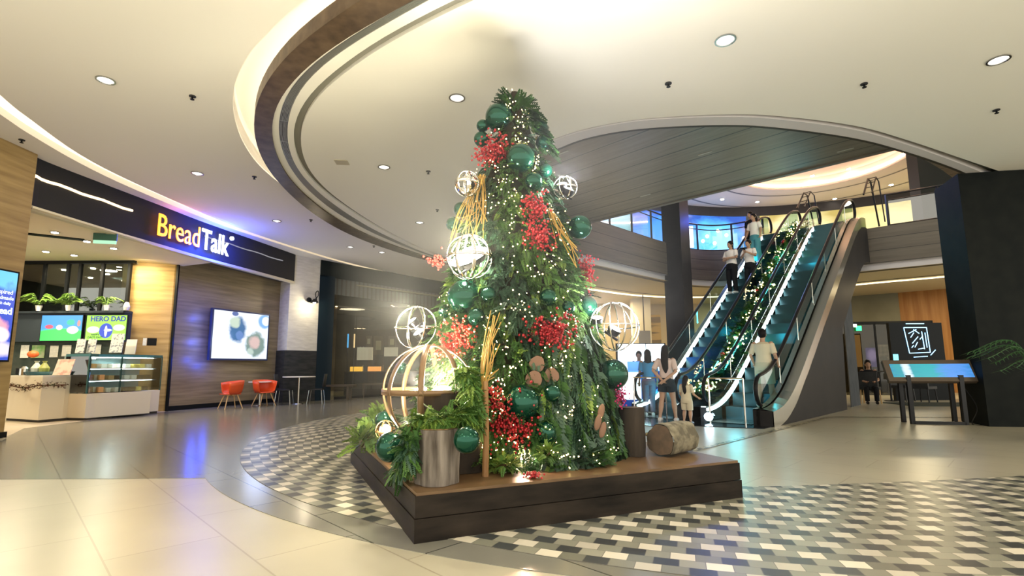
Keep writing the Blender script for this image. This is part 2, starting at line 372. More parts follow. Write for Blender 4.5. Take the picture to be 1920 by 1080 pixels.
# linear grille: slats following the ring
def grille_mat():
    m, nt, b = new_mat('air grille'); b.inputs['Base Color'].default_value = (.42, .42, .38, 1); b.inputs['Roughness'].default_value = .4; b.inputs['Metallic'].default_value = .4; return m
gm = grille_mat()
s = MB()
for i in range(7):
    t0, t1 = (i + .12) / 7, (i + .55) / 7
    A = [(a[0] * (1 - t0) + c[0] * t0, a[1] * (1 - t0) + c[1] * t0, HD) for a, c in zip(go, gi)]
    B = [(a[0] * (1 - t1) + c[0] * t1, a[1] * (1 - t1) + c[1] * t1, HD) for a, c in zip(go, gi)]
    s.strip(A, B); s.wall(A, HD, HD + .03)
for i in range(0, 150, 3):
    a, c = Vector((*go[i], HD + .004)), Vector((*gi[i], HD + .004)); t = (Vector((*go[min(i + 1, 149)], 0)) - Vector((*go[i - 1 if i else 0], 0))).normalized() * .008
    s.add([a - t, a + t, c + t, c - t], [(0, 1, 2, 3)])
tag(s.build('air_grille', gm), 'curved linear air grille running round the inside of the timber ceiling ring', 'air grille')
ring('ceiling_grille_backing', go, gi, HD + .05, HD + .06, DARK)
sl2 = [(p[0] + (DCx - p[0]) * .012, p[1] + (DCy - p[1]) * .012) for p in sl]
ring('ceiling_disc_lip', gi, sl, HD, HC, PLASTER_IN)
ring('ceiling_shadow_gap', sl, sl2, HD + .05, HC + .06, mat('shadow gap', (.25, .24, .2), .9))
disc = sl2 + [(12.6, 9.6)] + rim_dn_s[::-1] + hidden[::-1]
s = MB(); s.poly(disc, HD, HC + .02); struct(s.build('ceiling_disc', PLASTER_IN))
# rim of the stair void: groove, white band, dark edge
s = MB(); s.strip([(p[0], p[1], HD + .10) for p in rim_dn_s], [(p[0], p[1], HD + .10) for p in rim_in_s]); s.wall(rim_dn_s, HD, HD + .1)
struct(s.build('ceiling_rim_groove', mat('rim groove', (.10, .11, .09), .8)))
mid = []
for i, (a, c) in enumerate(zip(rim_dn_s, rim_in_s)):
    t = .10 + .38 * max(0, min(1, (i - 12) / 36)); mid.append((a[0] + (c[0] - a[0]) * t, a[1] + (c[1] - a[1]) * t))
s = MB(); s.strip([(p[0], p[1], HD - .01) for p in mid], [(p[0], p[1], HD - .01) for p in rim_in_s]); s.wall(mid, HD - .01, HD + .1)
struct(s.build('ceiling_rim_band', mat('rim band', (.62, .58, .56), .6)))
edge_o = [(p.x, p.y) for p in offset([Vector((*p, 0)) for p in rim_in_s], .05)]
s = MB(); s.strip([(p[0], p[1], HD - .015) for p in rim_in_s], [(p[0], p[1], HD - .015) for p in edge_o]); s.wall(rim_in_s, HD - .015, 5.36); s.wall(edge_o, HD - .015, 5.36)
struct(s.build('ceiling_rim_edge', mat('rim edge', (.05, .045, .035), .5)))
# timber soffit beyond the rim, with a straight far edge square to the escalators
ZS = 5.35
far = UV(11.78, -9.6), UV(11.96, -1.52)
tail = [(7.47, 9.47), (8.0, 9.78), (8.7, 10.22), (9.4, 10.7), (10.2, 11.3), (12, 12.6)]
soff = [tuple(far[0])[:2]] + tail + rim_in_s[::-1] + [(.2, 9.6), (.1, 12), (.6, 15)]
s = MB(); s.poly(soff, ZS, 5.8); s.cm = 1
d = (Vector((*tail[0], 0)) - far[0]).normalized(); n = Vector((-d.y, d.x, 0)) * .12
P0, P1 = far[0], Vector((*tail[0], 0))
s.add([P0 + Vector((0, 0, ZS - .03)), P1 + Vector((0, 0, ZS - .03)), P1 - n * -1 + Vector((0, 0, ZS - .03)), P0 + n + Vector((0, 0, ZS - .03))], [(0, 1, 2, 3)])
s.wall([tuple(P0)[:2], tuple(P1)[:2]], ZS - .03, 5.8)
s.wall([tuple(P0 + n)[:2], tuple(P1 + n)[:2]], ZS - .03, 5.8)
struct(s.build('ceiling_timber_soffit', [SOFFITWOOD, mat('soffit edge trim', (.16, .14, .11), .5)]))
# main flat ceiling with the light slot and the cove crescent cut out
slo = px_curve([(0, 178), (60, 226), (150, 290), (250, 342), (400, 408), (500, 446), (640, 489), (750, 515), (820, 528)], HC)
sli = px_curve([(0, 214), (60, 254), (150, 306), (250, 354), (400, 416), (500, 450), (640, 492), (750, 518), (820, 530)], HC)
slo = [(-6.3, 4.4)] + slo + [(-2.4, 24.6)]; sli = [(-7.0, 4.4)] + sli + [(-2.6, 24.6)]
slo = [(p.x, p.y) for p in spline(slo, 4)]; sli = [(p.x, p.y) for p in spline(sli, 4)]
cov = [(p.x, p.y) for p in spline(px_curve([(640, -50), (575, 0), (535, 30), (500, 65), (472, 95), (455, 122), (442, 152), (437, 180), (438, 210), (445, 240), (455, 265), (470, 290), (488, 312), (510, 332), (540, 356)], HC), 4)]
wo_in = [(p[0] + (DCx - p[0]) * .03, p[1] + (DCy - p[1]) * .03) for p in wo]
c0 = Vector((*cov[0], 0)); c1 = Vector((*cov[-1], 0))
i0 = min(range(150), key=lambda i: (Vector((*wo_in[i], 0)) - c0).length); i1 = min(range(150), key=lambda i: (Vector((*wo_in[i], 0)) - c1).length)
lo, hi = min(i0, i1), max(i0, i1)
cres = cov + (wo_in[lo:hi + 1] if i1 < i0 else wo_in[lo:hi + 1][::-1])
outer = [(-13, -1.5), (18, -1.5), (20, 12.0), (12.4, 11.4)] + rim_dn_s[::-1] + hidden[::-1] + [(2.4, 27), (-13, 27)]
s = MB(); s.poly(outer, HC, HC + .25, holes=[slo + sli[::-1], cres]); struct(s.build('ceiling', PLASTER))
s = MB(); s.poly(slo + sli[::-1], HC + .12, HC + .2); tag(s.build('light_slot', emat('slot diffuser', (1, .80, .55), 1.25)), 'long curved strip of warm light let into the ceiling above the shopfronts', 'light')
s = MB(); s.poly(cres, HC + .40, HC + .45); s.wall(cov, HC + .02, HC + .45); struct(s.build('ceiling_cove', PLASTER))
ci = [(p[0] + (DCx - p[0]) * .012, p[1] + (DCy - p[1]) * .012) for p in wo[lo:hi + 1]]
s = MB(); s.tube([(p[0], p[1], HC + .09) for p in ci], .02, 5); tag(s.build('cove_light', emat('cove tube', (1, .84, .62), 14)), 'warm light tube hidden in the ceiling cove behind the timber ring', 'light')
# room beyond: 1F and 2F slabs
F = [(.6, 13.9), (2.55, 15.8), (4.06, 17.3), (5.89, 19.05), (7.4, 20.2), (8.75, 20.35), (10.2, 19.1), (12.1, 17.25), (13.2, 16.35), (14.5, 15.35), (17.5, 13.6), (22, 12)]
Fs = spline(F, 8); Fp = [(p.x, p.y) for p in Fs]
back = [(26, 14), (26, 34), (.6, 34)]
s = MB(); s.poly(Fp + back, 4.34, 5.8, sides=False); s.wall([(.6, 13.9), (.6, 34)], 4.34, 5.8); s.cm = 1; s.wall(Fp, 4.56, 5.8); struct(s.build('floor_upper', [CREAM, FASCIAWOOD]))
Fo = [(p.x, p.y) for p in offset(Fs, .12)]
s = MB(); s.wall(Fo, 4.34, 4.62); s.strip([(p[0], p[1], 4.56) for p in Fp], [(p[0], p[1], 4.56) for p in Fo]); struct(s.build('trim_2', WHITEB))
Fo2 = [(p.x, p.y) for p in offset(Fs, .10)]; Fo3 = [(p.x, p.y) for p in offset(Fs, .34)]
s = MB(); s.strip([(p[0], p[1], 4.335) for p in Fo2], [(p[0], p[1], 4.335) for p in Fo3]); struct(s.build('trim_3', mat('soffit brown strip', (.09, .075, .05), .7)))  # narrow brown strip of the soffit behind the white band
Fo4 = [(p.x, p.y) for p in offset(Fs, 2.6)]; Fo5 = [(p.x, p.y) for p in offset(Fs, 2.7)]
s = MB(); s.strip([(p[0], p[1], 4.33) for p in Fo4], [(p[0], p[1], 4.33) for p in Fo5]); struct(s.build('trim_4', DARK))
Fo6 = [(p.x, p.y) for p in offset(Fs, 3.1)]; Fo7 = [(p.x, p.y) for p in offset(Fs, 3.3)]
s = MB(); s.strip([(p[0], p[1], 4.31) for p in Fo6], [(p[0], p[1], 4.31) for p in Fo7]); tag(s.build('cove_light', emat('under balcony strip', (1, .85, .6), 2.2)), 'thin warm light line in the ceiling under the balcony', 'light')
# upper ceiling with a round cove
HU = 9.2; CV = (12.4, 19.7)
circ = [(CV[0] + 3.1 * math.cos(t), CV[1] + 3.1 * math.sin(t)) for t in np.linspace(0, 2 * PI, 65)[:-1]]
s = MB(); s.poly([(-1, 12.5), (26, 6), (27, 34), (-1, 34)], HU, HU + .1, holes=[circ]); s.wall(circ, HU, HU + .5, True); struct(s.build('ceiling_upper', mat('upper ceiling', (.60, .55, .52), .8)))
s = MB(); s.poly([(CV[0] + 3.6 * math.cos(t), CV[1] + 3.6 * math.sin(t)) for t in np.linspace(0, 2 * PI, 65)[:-1]], HU + .45, HU + .5); struct(s.build('ceiling_upper_recess', mat('upper recess', (.62, .55, .48), .8)))
s = MB(); s.tube([(CV[0] + 3.03 * math.cos(t), CV[1] + 3.03 * math.sin(t), HU + .16) for t in np.linspace(0, 2 * PI, 65)[:-1]], .035, 5, closed=True)
tag(s.build('cove_light', emat('round cove tube', (1, .55, .34), 13)), 'round pinkish cove light in the ceiling above the escalators', 'light')
for rr, nm in ((3.9, 'trim_5'), (5.6, 'trim_6')):
    s = MB(); A = [(CV[0] + rr * math.cos(t), CV[1] + rr * math.sin(t), HU - .004) for t in np.linspace(0, 2 * PI, 65)]; B = [(CV[0] + (rr + .12) * math.cos(t), CV[1] + (rr + .12) * math.sin(t), HU - .004) for t in np.linspace(0, 2 * PI, 65)]
    s.strip(A, B); struct(s.build(nm, mat('ceiling groove', (.16, .15, .16), .7)))
s = MB(); s.wall([(-1, 12.6), (-1, 33.8), (26.8, 33.8), (25.9, 6.2)], 5.8, HU + .1); struct(s.build('wall_upper', mat('upper wall', (.25, .22, .2), .7)))
# spots in the upper ceiling
USP = [(1523, 329), (1591, 316), (1354, 373), (1301, 364), (1420, 378), (1671, 346), (1698, 360), (1502, 387), (1565, 372)]
ulab = ['in the round recess above the escalators, nearer the middle', 'in the round recess above the escalators, nearer its rim', 'small upper ceiling spot, second from the square column', 'small upper ceiling spot nearest the square column', 'small upper ceiling spot, third from the square column', 'upper ceiling spot nearest the hanging dark panel', 'small upper ceiling spot just under the one by the hanging dark panel', 'upper ceiling spot straight above the right escalator', 'upper ceiling spot above the escalator top railings']
sm = emat('spot lens upper', (1, .85, .65), 30, 'NONE')
for (x, y), l in zip(USP, ulab):
    zz = HU + .45 if 'recess' in l else HU
    p = Z(x, y, zz); t = thing('ceiling_spot', ('lit ceiling spot ' + l) if l.startswith('in') else 'lit ' + l, 'ceiling light', (p.x, p.y, zz), group='upper floor ceiling spots')
    q = MB(); q.cyl((0, 0, -.02), (0, 0, 0), .11, n=14); q.build('bezel', METAL, t); q = MB(); q.cyl((0, 0, -.03), (0, 0, -.021), .085, n=12); q.build('lens', sm, t)
# ================================================================== LEFT SIDE: pillar, bakery, TV wall, cafe front
pm = frame((-8.67, 8.94, 0), (0.0, -1))          # runs toward the camera
s = MB(); s.poly([(-8.67, 8.94), (-8.63, 3.0), (-12.5, 3.0), (-12.5, 8.94)], 0.0, HC); struct(s.build('wall_left_pillar', LAMINATE))
s = MB(); s.poly([(-8.64, 8.97), (-8.60, 3.0), (-8.66, 3.0), (-8.7, 8.97)], 0.0, .10); struct(s.build('baseboard_left', DARK))
# screen on the pillar
fm = frame((-8.655, 8.93, 0), (0, 1, 0))
def screen(name, label, o, xd, w, h, z0, m, depth=.07, fr=.03, m_frame=DARK, cat='screen'):
    t = thing(name, label, cat, mtx=frame((o[0], o[1], z0), xd))
    q = MB(); q.box(0, w, -depth, 0, 0, h); q.build('casing', m_frame, t)
    q = MB(); q.add([(fr, -depth - .003, fr), (w - fr, -depth - .003, fr), (w - fr, -depth - .003, h - fr), (fr, -depth - .003, h - fr)], [(0, 1, 2, 3)]); sc = q.build('display', m, t)
    return t
def pic_mat(name, base, blobs, strength, wave=None):
    """lit picture made of soft coloured blobs; coordinates run 0..1 across the display (generated)"""
    m, nt, b = new_mat(name); N = nt.nodes; L = nt.links
    tc = N.new('ShaderNodeTexCoord'); sx = N.new('ShaderNodeSeparateXYZ'); L.new(tc.outputs['Generated'], sx.inputs[0])
    cur = N.new('ShaderNodeRGB'); cur.outputs[0].default_value = (*base, 1); cur = cur.outputs[0]
    nz = N.new('ShaderNodeTexNoise'); nz.inputs['Scale'].default_value = 9; nz.inputs['Detail'].default_value = 4; L.new(tc.outputs['Generated'], nz.inputs[0])
    def mth(op, a, c, d=None):
        n = N.new('ShaderNodeMath'); n.operation = op
        for i, q in enumerate((a, c, d)):
            if q is None: continue
            if isinstance(q, (int, float)): n.inputs[i].default_value = q
            else: L.new(q, n.inputs[i])
        return n.outputs[0]
    for (cx, cy, rx, ry, col, soft, grainy) in blobs:
        a = mth('DIVIDE', mth('SUBTRACT', sx.outputs[0], cx), rx); c = mth('DIVIDE', mth('SUBTRACT', sx.outputs[2], cy), ry)
        d = mth('ADD', mth('MULTIPLY', a, a), mth('MULTIPLY', c, c))
        if grainy: d = mth('ADD', d, mth('MULTIPLY', mth('SUBTRACT', nz.outputs[0], .5), grainy))
        f_ = N.new('ShaderNodeMapRange'); f_.inputs[1].default_value = 1 + soft; f_.inputs[2].default_value = 1 - soft; L.new(d, f_.inputs[0])
        mx = N.new('ShaderNodeMixRGB'); L.new(f_.outputs[0], mx.inputs[0]); L.new(cur, mx.inputs[1]); mx.inputs[2].default_value = (*col, 1); cur = mx.outputs[0]
    b.inputs['Base Color'].default_value = (.01, .01, .01, 1); b.inputs['Roughness'].default_value = .2
    L.new(cur, b.inputs['Emission Color']); b.inputs['Emission Strength'].default_value = strength
    return m
post = pic_mat('poster picture', (.02, .06, .45), [(.8, .95, .5, .14, (.12, .45, .70), .6, 2.5), (.72, .34, .22, .13, (.75, .30, .38), .4, 1.8), (.85, .28, .12, .08, (.85, .7, .75), .4, 1.2), (.85, .12, .25, .08, (.6, .55, .9), .5, 1.0)], 1.0)
t = screen('poster_screen', 'tall lit poster screen with blue and pink picture on the oak pillar by the bakery', (-8.655, 7.55), (0, 1), 1.22, 1.55, 1.28, post, .09)
tw = emat('white text', (.8, .9, 1), 1.2)
text('inspired', tw, t, T((.98, -.095, 1.17)), .10, .002); text('handmade', tw, t, T((.98, -.095, 1.07)), .09, .002); text('fresh daily', tw, t, T((.98, -.095, .98)), .07, .002); text('bread', tw, t, T((.98, -.095, .85)), .16, .002, .004)
# fascia band of the bakery, curved
band = [(-8.70, 8.96), (-8.81, 9.19), (-8.66, 10.46), (-8.46, 11.91), (-8.27, 13.4), (-7.90, 15.32), (-7.5, 17.40)]
bs = spline(band, 6); s = MB()
bi = offset(bs, .5); s.wall([(p.x, p.y) for p in bs], 4.10, HC); s.strip([(p.x, p.y, 4.10) for p in bs], [(p.x, p.y, 4.10) for p in bi]); s.wall([(p.x, p.y) for p in bi], 4.1, HC)
e = bs[-1]; e2 = bi[-1]; s.wall([(e.x, e.y), (e2.x, e2.y)], 4.1, HC)
struct(s.build('wall_shop_fascia', mat('glossy dark fascia', (.03, .03, .032), .40)))
bo = offset(bs, .02); s = MB(); s.wall([(p.x, p.y) for p in offset(bs, -.02)], 4.04, 4.11); s.strip([(p.x, p.y, 4.04) for p in offset(bs, -.02)], [(p.x, p.y, 4.04) for p in offset(bs, .12)])
struct(s.build('trim_7', mat('pale fascia edge', (.55, .5, .38), .5)))
ln = offset(bs, -.025)
def band_light(name, a, b, label, m, r):
    q = MB(); pts = [(ln[i].x, ln[i].y, 4.68 + .012 * math.sin(i * 1.7)) for i in range(a, b)]; q.tube(pts, r, 6, flat=.6); tag(q.build(name, m), label, 'light')
band_light('fascia_light_line', 2, 16, 'thin warm light line on the black fascia, left of the shop name', emat('fascia line', (1, .72, .38), 1.6), .028)
band_light('fascia_light_line', 24, 35, 'faint grey light line on the black fascia, right of the shop name', emat('fascia line dim', (.45, .45, .5), .35), .018)
# lit shop name
a = Z(277, 437, 4.55); a0 = Vector((-8.46, 11.75, 0)); a1 = Vector((-8.06, 14.2, 0))
sg = thing('shop_sign', 'lit shop name on the black fascia, first word orange, second word white', 'sign', mtx=frame((a0.x + .06, a0.y, 4.52), (a1 - a0)))
LT = (a1 - a0).length
ORL = emat('orange letter', (1, .26, .015), 2.2); WHL = emat('white letter', (.75, .85, 1), 2.6)
b1 = text('Bread', ORL, sg, T((.0, -.02, 0)), .78, .012, .0, 'LEFT', 'orange_letters', .74)
b2 = text('Talk', WHL, sg, T((1.40, -.02, 0)), .78, .012, .008, 'LEFT', 'white_letters', .74)
q = MB(); q.cyl((2.52, -.05, .30), (2.52, .01, .30), .055, n=18); q.build('dot', WHL, sg)
lamp('sign_glow', 'POINT', (-7.75, 13.6, 4.35), 50, (.05, .10, 1), .10); lamp('sign_glow', 'AREA', (-7.55, 13.55, 4.42), 60, (.02, .06, 1), 1.3, (-8.25, 13.65, 4.45), sy=.5)
lamp('sign_glow', 'POINT', (-8.2, 12.2, 4.6), 4, (1, .30, .05), .10)
# tv wall and returns
s = MB(); wl = [(-9.45, 14.3), (-9.28, 14.75), (-8.85, 16.0), (-8.35, 17.3), (-7.95, 18.3)]
s.poly(wl + [(-8.6, 18.5), (-10.6, 14.4)], 0, 4.5); struct(s.build('wall_left', LAMDARK))
wl2 = [(p.x, p.y) for p in offset([Vector((*p, 0)) for p in wl], -.012)]
s = MB(); s.wall(wl2, .0, .13); struct(s.build('baseboard_left_hall', DARK))
s = MB(); s.poly([(-10.6, 13.72), (-9.52, 14.22), (-9.45, 14.3), (-9.6, 14.6), (-10.8, 14.0)], 0, 4.1); struct(s.build('wall_left_return', LAMINATE))
s = MB(); s.box(-.03, .03, -.03, .03, 0, 4.1, T((-9.44, 14.24, 0))); struct(s.build('trim_8', DARK))
q0 = wl[1]; xd = (.36, 1)
def wall_pt(t):  # along the tv wall
    a, b = Vector((-9.28, 14.75, 0)), Vector((-7.95, 18.3, 0)); return a + (b - a) * t
dirn = wall_pt(1) - wall_pt(0)
bread = pic_mat('bread picture', (.70, .78, .90), [(.42, .62, .15, .27, (.03, .12, .28), .3, 1.2), (.36, .78, .10, .12, (.45, .55, .45), .4, 1.6), (.46, .5, .07, .1, (.10, .2, .45), .3, 1.0), (.76, .32, .18, .27, (.16, .24, .22), .25, 1.4), (.74, .36, .1, .14, (.55, .4, .38), .5, 2.0), (.68, .16, .06, .08, (.4, .5, .45), .5, 2.0), (.92, .85, .12, .16, (.15, .35, .7), .3, .4), (.95, .86, .08, .1, (.75, .85, .95), .3, .3), (.36, .96, .06, .05, (.05, .1, .3), .3, .3)], .85)
tp = wall_pt(.135); nrm = Vector((dirn.y, -dirn.x, 0)).normalized()
tv = screen('wall_television', 'large wall television showing two seeded bread rolls with a blue glow round it', tuple(tp + nrm * .10), dirn, 2.15, 1.55, 1.40, bread, .10, .05, mat('tv casing', (.02, .03, .08), .3), 'television')
for tt_, zz_, pw_ in ((.05, 2.6, 5), (.05, 1.9, 6), (.12, 1.22, 5), (.03, 1.4, 5)): lamp('tv_glow', 'POINT', tuple(wall_pt(tt_) + nrm * .22 + Vector((0, 0, zz_))), pw_, (.03, .09, 1), .08)
lamp('tv_glow', 'POINT', tuple(wall_pt(.42) + nrm * 1.2 + Vector((0, 0, 2.1))), 26, (.5, .62, 1), .4)
# ------------------------------------------------ bakery interior
s = MB(); s.poly([(-8.7, 8.96), (-8.46, 11.9), (-8.2, 13.9), (-9.4, 14.4), (-16, 14.4), (-16, 8.96)], 4.06, 4.1); struct(s.build('ceiling_bakery', mat('bakery ceiling', (.75, .68, .52), .8)))
s = MB(); s.wall([(-16, 9.0), (-16, 17.0), (-10.3, 17.0), (-10.3, 13.9)], 0, 4.1); struct(s.build('wall_bakery_back', mat('kitchen wall', (.05, .065, .06), .7)))
s = MB(); s.poly([(-16, 13.8), (-10.3, 13.8), (-10.3, 17), (-16, 17)], 4.0, 4.05); struct(s.build('ceiling_kitchen', mat('kitchen ceiling', (.35, .32, .24), .8)))
GP = 13.62
fr = MB()
for xx in [-13.7, -12.62, -11.99, -11.66 - .0, -11.05, -10.33]: fr.box(xx - .035, xx + .035, GP - .04, GP + .04, 2.65, 4.05)
fr.box(-14, -10.2, GP - .05, GP + .05, 3.98, 4.06); fr.box(-14, -10.2, GP - .05, GP + .05, 2.62, 2.68)
t = thing('glass_partition', 'dark framed glass partition above the menu screens at the back of the bakery', 'glass partition')
fr.build('frame', DARK, t); q = MB(); q.box(-14, -10.3, GP - .005, GP + .005, 2.66, 4.0); q.build('pane', glass('kitchen glass', (.55, .6, .58), .10), t)
lm = emat('spot lens', (1, .88, .68), 22, 'NONE')
def spot(px, z, label, r=.07, grp=None, m=lm, name='ceiling_spot'):
    p = Z(px[0], px[1], z); t = thing(name, label, 'ceiling light', (p.x, p.y, z), group=grp)
    q = MB(); q.cyl((0, 0, -.015), (0, 0, 0), r, n=14); q.build('bezel', METAL, t); q = MB(); q.cyl((0, 0, -.022), (0, 0, -.016), r * .75, n=12); q.build('lens', m, t); return t
for p, l in zip([(103, 435), (163, 452), (213, 465), (86, 471), (139, 478)], ['lit spot in bakery ceiling beside the long black air slot', 'lit spot in bakery ceiling between the air slot and the exit sign', 'lit spot in bakery ceiling just right of the exit sign', 'lit spot in bakery ceiling, lower one nearest the oak pillar', 'lit spot in bakery ceiling closest to the glass partition']):
    spot(p, 4.055, l, .085, 'bakery ceiling spots')
for i, (x, y) in enumerate([(-12.9, 14.5), (-12.2, 15.2), (-11.9, 14.3), (-11.5, 16), (-11.0, 14.8), (-13.2, 15.8), (-10.8, 15.8), (-12.6, 16.4)]):
    t = thing('kitchen_spot', ['small lit kitchen spot behind the glass partition, leftmost near row', 'small lit kitchen spot behind the glass, left of centre, further back', 'small lit kitchen spot behind the glass, centre of the near row', 'small lit kitchen spot behind the glass, deep in the centre', 'small lit kitchen spot behind the glass, rightmost of the near row', 'small lit kitchen spot behind the glass, far left at the back', 'small lit kitchen spot behind the glass, far right at the back', 'small lit kitchen spot behind the glass, furthest back of all'][i], 'ceiling light', (x, y, 4.0), group='spots in the kitchen behind the bakery glass')
    q = MB(); q.cyl((0, 0, -.03), (0, 0, 0), .06, n=10); q.build('lens', lm, t)
for x, y, p in [(-10.6, 10.6, 85), (-11.8, 12.5, 85), (-10.2, 13.0, 65)]: lamp('bakery_light', 'AREA', (x, y, 4.0), p, (1, .86, .58), .4, (x, y, 0))
lamp('kitchen_light', 'AREA', (-12, 15.5, 3.9), 14, (.8, .95, .8), .5, (-12, 15.5, 0))
lamp('bakery_wall_wash', 'AREA', (-9.8, 13.2, 4.0), 26, (1, .78, .38), .25, (-10.0, 14.0, 1.2))
q = MB(); q.box(-.75, .75, -.09, .09, -.02, 0); tag(q.build('air_slot', DARK, None, frame((*Z(75, 441, 4.05)[:2], 4.06), (.8, .6))), 'long black air slot in the bakery ceiling', 'air slot')
t = thing('exit_sign', 'flat dark exit sign hanging from the bakery ceiling with a pale green glow', 'exit sign', mtx=frame((*Z(197, 451, 3.9)[:2], 3.98), (1, .25)))
q = MB(); q.box(-.22, .22, -.02, .02, -.08, .07); q.build('box', mat('exit box', (.04, .12, .09), .4), t); q = MB(); q.box(-.21, .21, -.018, .018, -.15, -.081); q.build('lens', emat('exit glow', (.45, .85, .55), .7), t)
# shelf with menu screens
MY = 13.3
s = MB(); s.box(-14.2, -10.12, MY, MY + .28, 1.86, 2.60); s.box(-14.2, -10.1, MY - .08, MY + .26, 2.60, 2.655); tag(s.build('menu_bulkhead', mat('bulkhead navy grey', (.035, .045, .055), .5)), 'dark grey bulkhead holding the menu screens and plants above the bakery counter', 'bulkhead')
green1 = pic_mat('farm cartoon', (.05, .30, .75), [(.5, .0, .9, .48, (.05, .62, .10), .15, 0), (.2, .55, .10, .08, (.65, .08, .12), .3, 1.0), (.45, .52, .08, .1, (.75, .85, .75), .2, .3), (.78, .42, .14, .15, (.8, .88, .8), .2, .5), (.72, .72, .10, .12, (.03, .45, .3), .3, .8), (.92, .68, .04, .12, (.6, .25, .2), .3, .8)], 1.0)
green2 = pic_mat('promo green', (.32, .85, .06), [(.5, .38, .17, .30, (.01, .05, .45), .06, 0), (.18, .42, .15, .13, (.85, .7, .85), .25, .2), (.82, .5, .14, .12, (.85, .7, .85), .25, .2), (.5, .36, .035, .22, (.8, .9, 1), .2, 0), (.55, .4, .1, .05, (.8, .9, 1), .2, 0)], 1.0)
yz = 13.22
def scr(px0, px1, py0, py1, name, label, m):
    A = Y(px0, py1, yz); B = Y(px1, py0, yz); return screen(name, label, (A.x, yz + .05), (1, 0), B.x - A.x, B.z - A.z, A.z, m, .05, .015)
scr(73, 157, 590, 640, 'menu_screen', 'lit menu screen with green field and white sheep cartoon over the bakery counter', green1)
t = scr(158, 240, 590, 639, 'menu_screen', 'lit lime green menu screen reading HERO DAD over the bakery counter', green2)
nv = emat('navy text', (.005, .02, .25), 1)
text('HERO DAD', nv, t, T((.57, -.056, .56)), .18, .002, .007); text('HAPPY\nDAD\'S DAY!', emat('black text', (.01, .02, .02), 1), t, T((.27, -.056, .12)), .07, .002, .002)
# plants on the bulkhead
LEAFG = mat('houseplant leaf', (.10, .20, .03), .5, c2=(.20, .34, .06), nscale=(9, 9, 9)); POT = mat('white pot', (.75, .74, .70), .4)
def houseplant(px, label, seed, k=13, size=1.0, py=582):
    r_ = random.Random(seed); p = Y(px, py, 13.24); t = thing('potted_plant', label, 'plant', (p.x, 13.24, 2.66), group='potted plants on the bakery bulkhead')
    q = MB(); q.tube([(0, 0, 0), (0, 0, .14)], [.05, .075], 14); q.build('pot', POT, t)
    q = MB()
    for i in range(k):
        a = r_.random() * 2 * PI; L_ = (.16 + .22 * r_.random()) * size; h = (.10 + .18 * r_.random()) * size
        pts = [Vector((0, 0, .13)), Vector((math.cos(a) * L_ * .45, math.sin(a) * L_ * .25, .13 + h)), Vector((math.cos(a) * L_, math.sin(a) * L_ * .5, .13 + h * .75))]
        sp = spline(pts, 5); q.tube(sp, .006, 4)
        for j in range(2, len(sp)):
            for sg_ in (-1, 1):
                c = sp[j]; w = Vector((-math.sin(a), math.cos(a), .3 * r_.random())) * sg_ * .06; d_ = Vector((math.cos(a), math.sin(a), -.2)) * .05
                q.add([c, c + w * .5 + d_, c + w + d_ * 1.6 - Vector((0, 0, .02)), c + w * .6 - d_ * .3], [(0, 1, 2, 3)])
    q.build('foliage', LEAFG, t)
houseplant(72, 'spreading green plant in a white pot, nearest the poster screen', 1, 15, 1.15)
houseplant(128, 'spreading green plant in a white pot, middle one of the bakery bulkhead', 2, 15, 1.15)
houseplant(200, 'sparser green plant in a white pot above the HERO DAD screen', 3, 8, 1.0)
p = Y(237, 580, 13.24); q = MB(); q.tube([(0, 0, 0), (0, 0, .09), (0, 0, .17), (0, 0, .22)], [.06, .075, .06, .03], 14); tag(q.build('white_jar', POT, None, T((p.x, 13.24, 2.66))), 'small white jar at the right end of the bakery bulkhead', 'jar')
# back counter wall with papers
s = MB(); s.box(-14.2, -10.2, MY + .1, MY + .16, 0, 1.9); struct(s.build('wall_bakery_counter', mat('back panel', (.03, .045, .04), .5, c2=(.06, .07, .06), nscale=(3, 3, 3))))
PAPER = mat('paper', (.70, .70, .64), .7, c2=(.55, .57, .54), nscale=(30, 30, 30))
for i, (x0, x1, y0, y1, l) in enumerate([(37, 55, 647, 671, 'white paper notice on the bakery back wall nearest the pillar'), (92, 110, 648, 670, 'white notice on the bakery back wall, left of a pair'), (115, 134, 647, 668, 'white notice on the bakery back wall, right of a pair'), (172, 190, 646, 664, 'small notice on the back wall above the glass case')]):
    A = Y(x0, y1, MY + .08); B = Y(x1, y0, MY + .08); q = MB(); q.box(0, B.x - A.x, 0, .01, 0, B.z - A.z); tag(q.build('notice', PAPER, None, T((A.x, MY + .08, A.z))), l, 'notice', 'notices on the bakery back wall')
A = Y(58, 671, MY + .08); B = Y(85, 647, MY + .08); q = MB(); q.box(0, B.x - A.x, 0, .015, 0, B.z - A.z); tag(q.build('poster', mat('green poster', (.12, .3, .08), .6, c2=(.35, .4, .25), nscale=(6, 6, 6)), None, T((A.x, MY + .075, A.z))), 'green poster on the bakery back wall behind the first counter', 'poster')
A = Y(62, 664, 12.9); q = MB(); q.sphere((0, 0, 0), .11, sc=(1.1, 1, .8)); tag(q.build('orange_bag', mat('orange pack', (.75, .13, .03), .5), None, T(A)), 'bright orange packet in front of the green poster', 'packet')
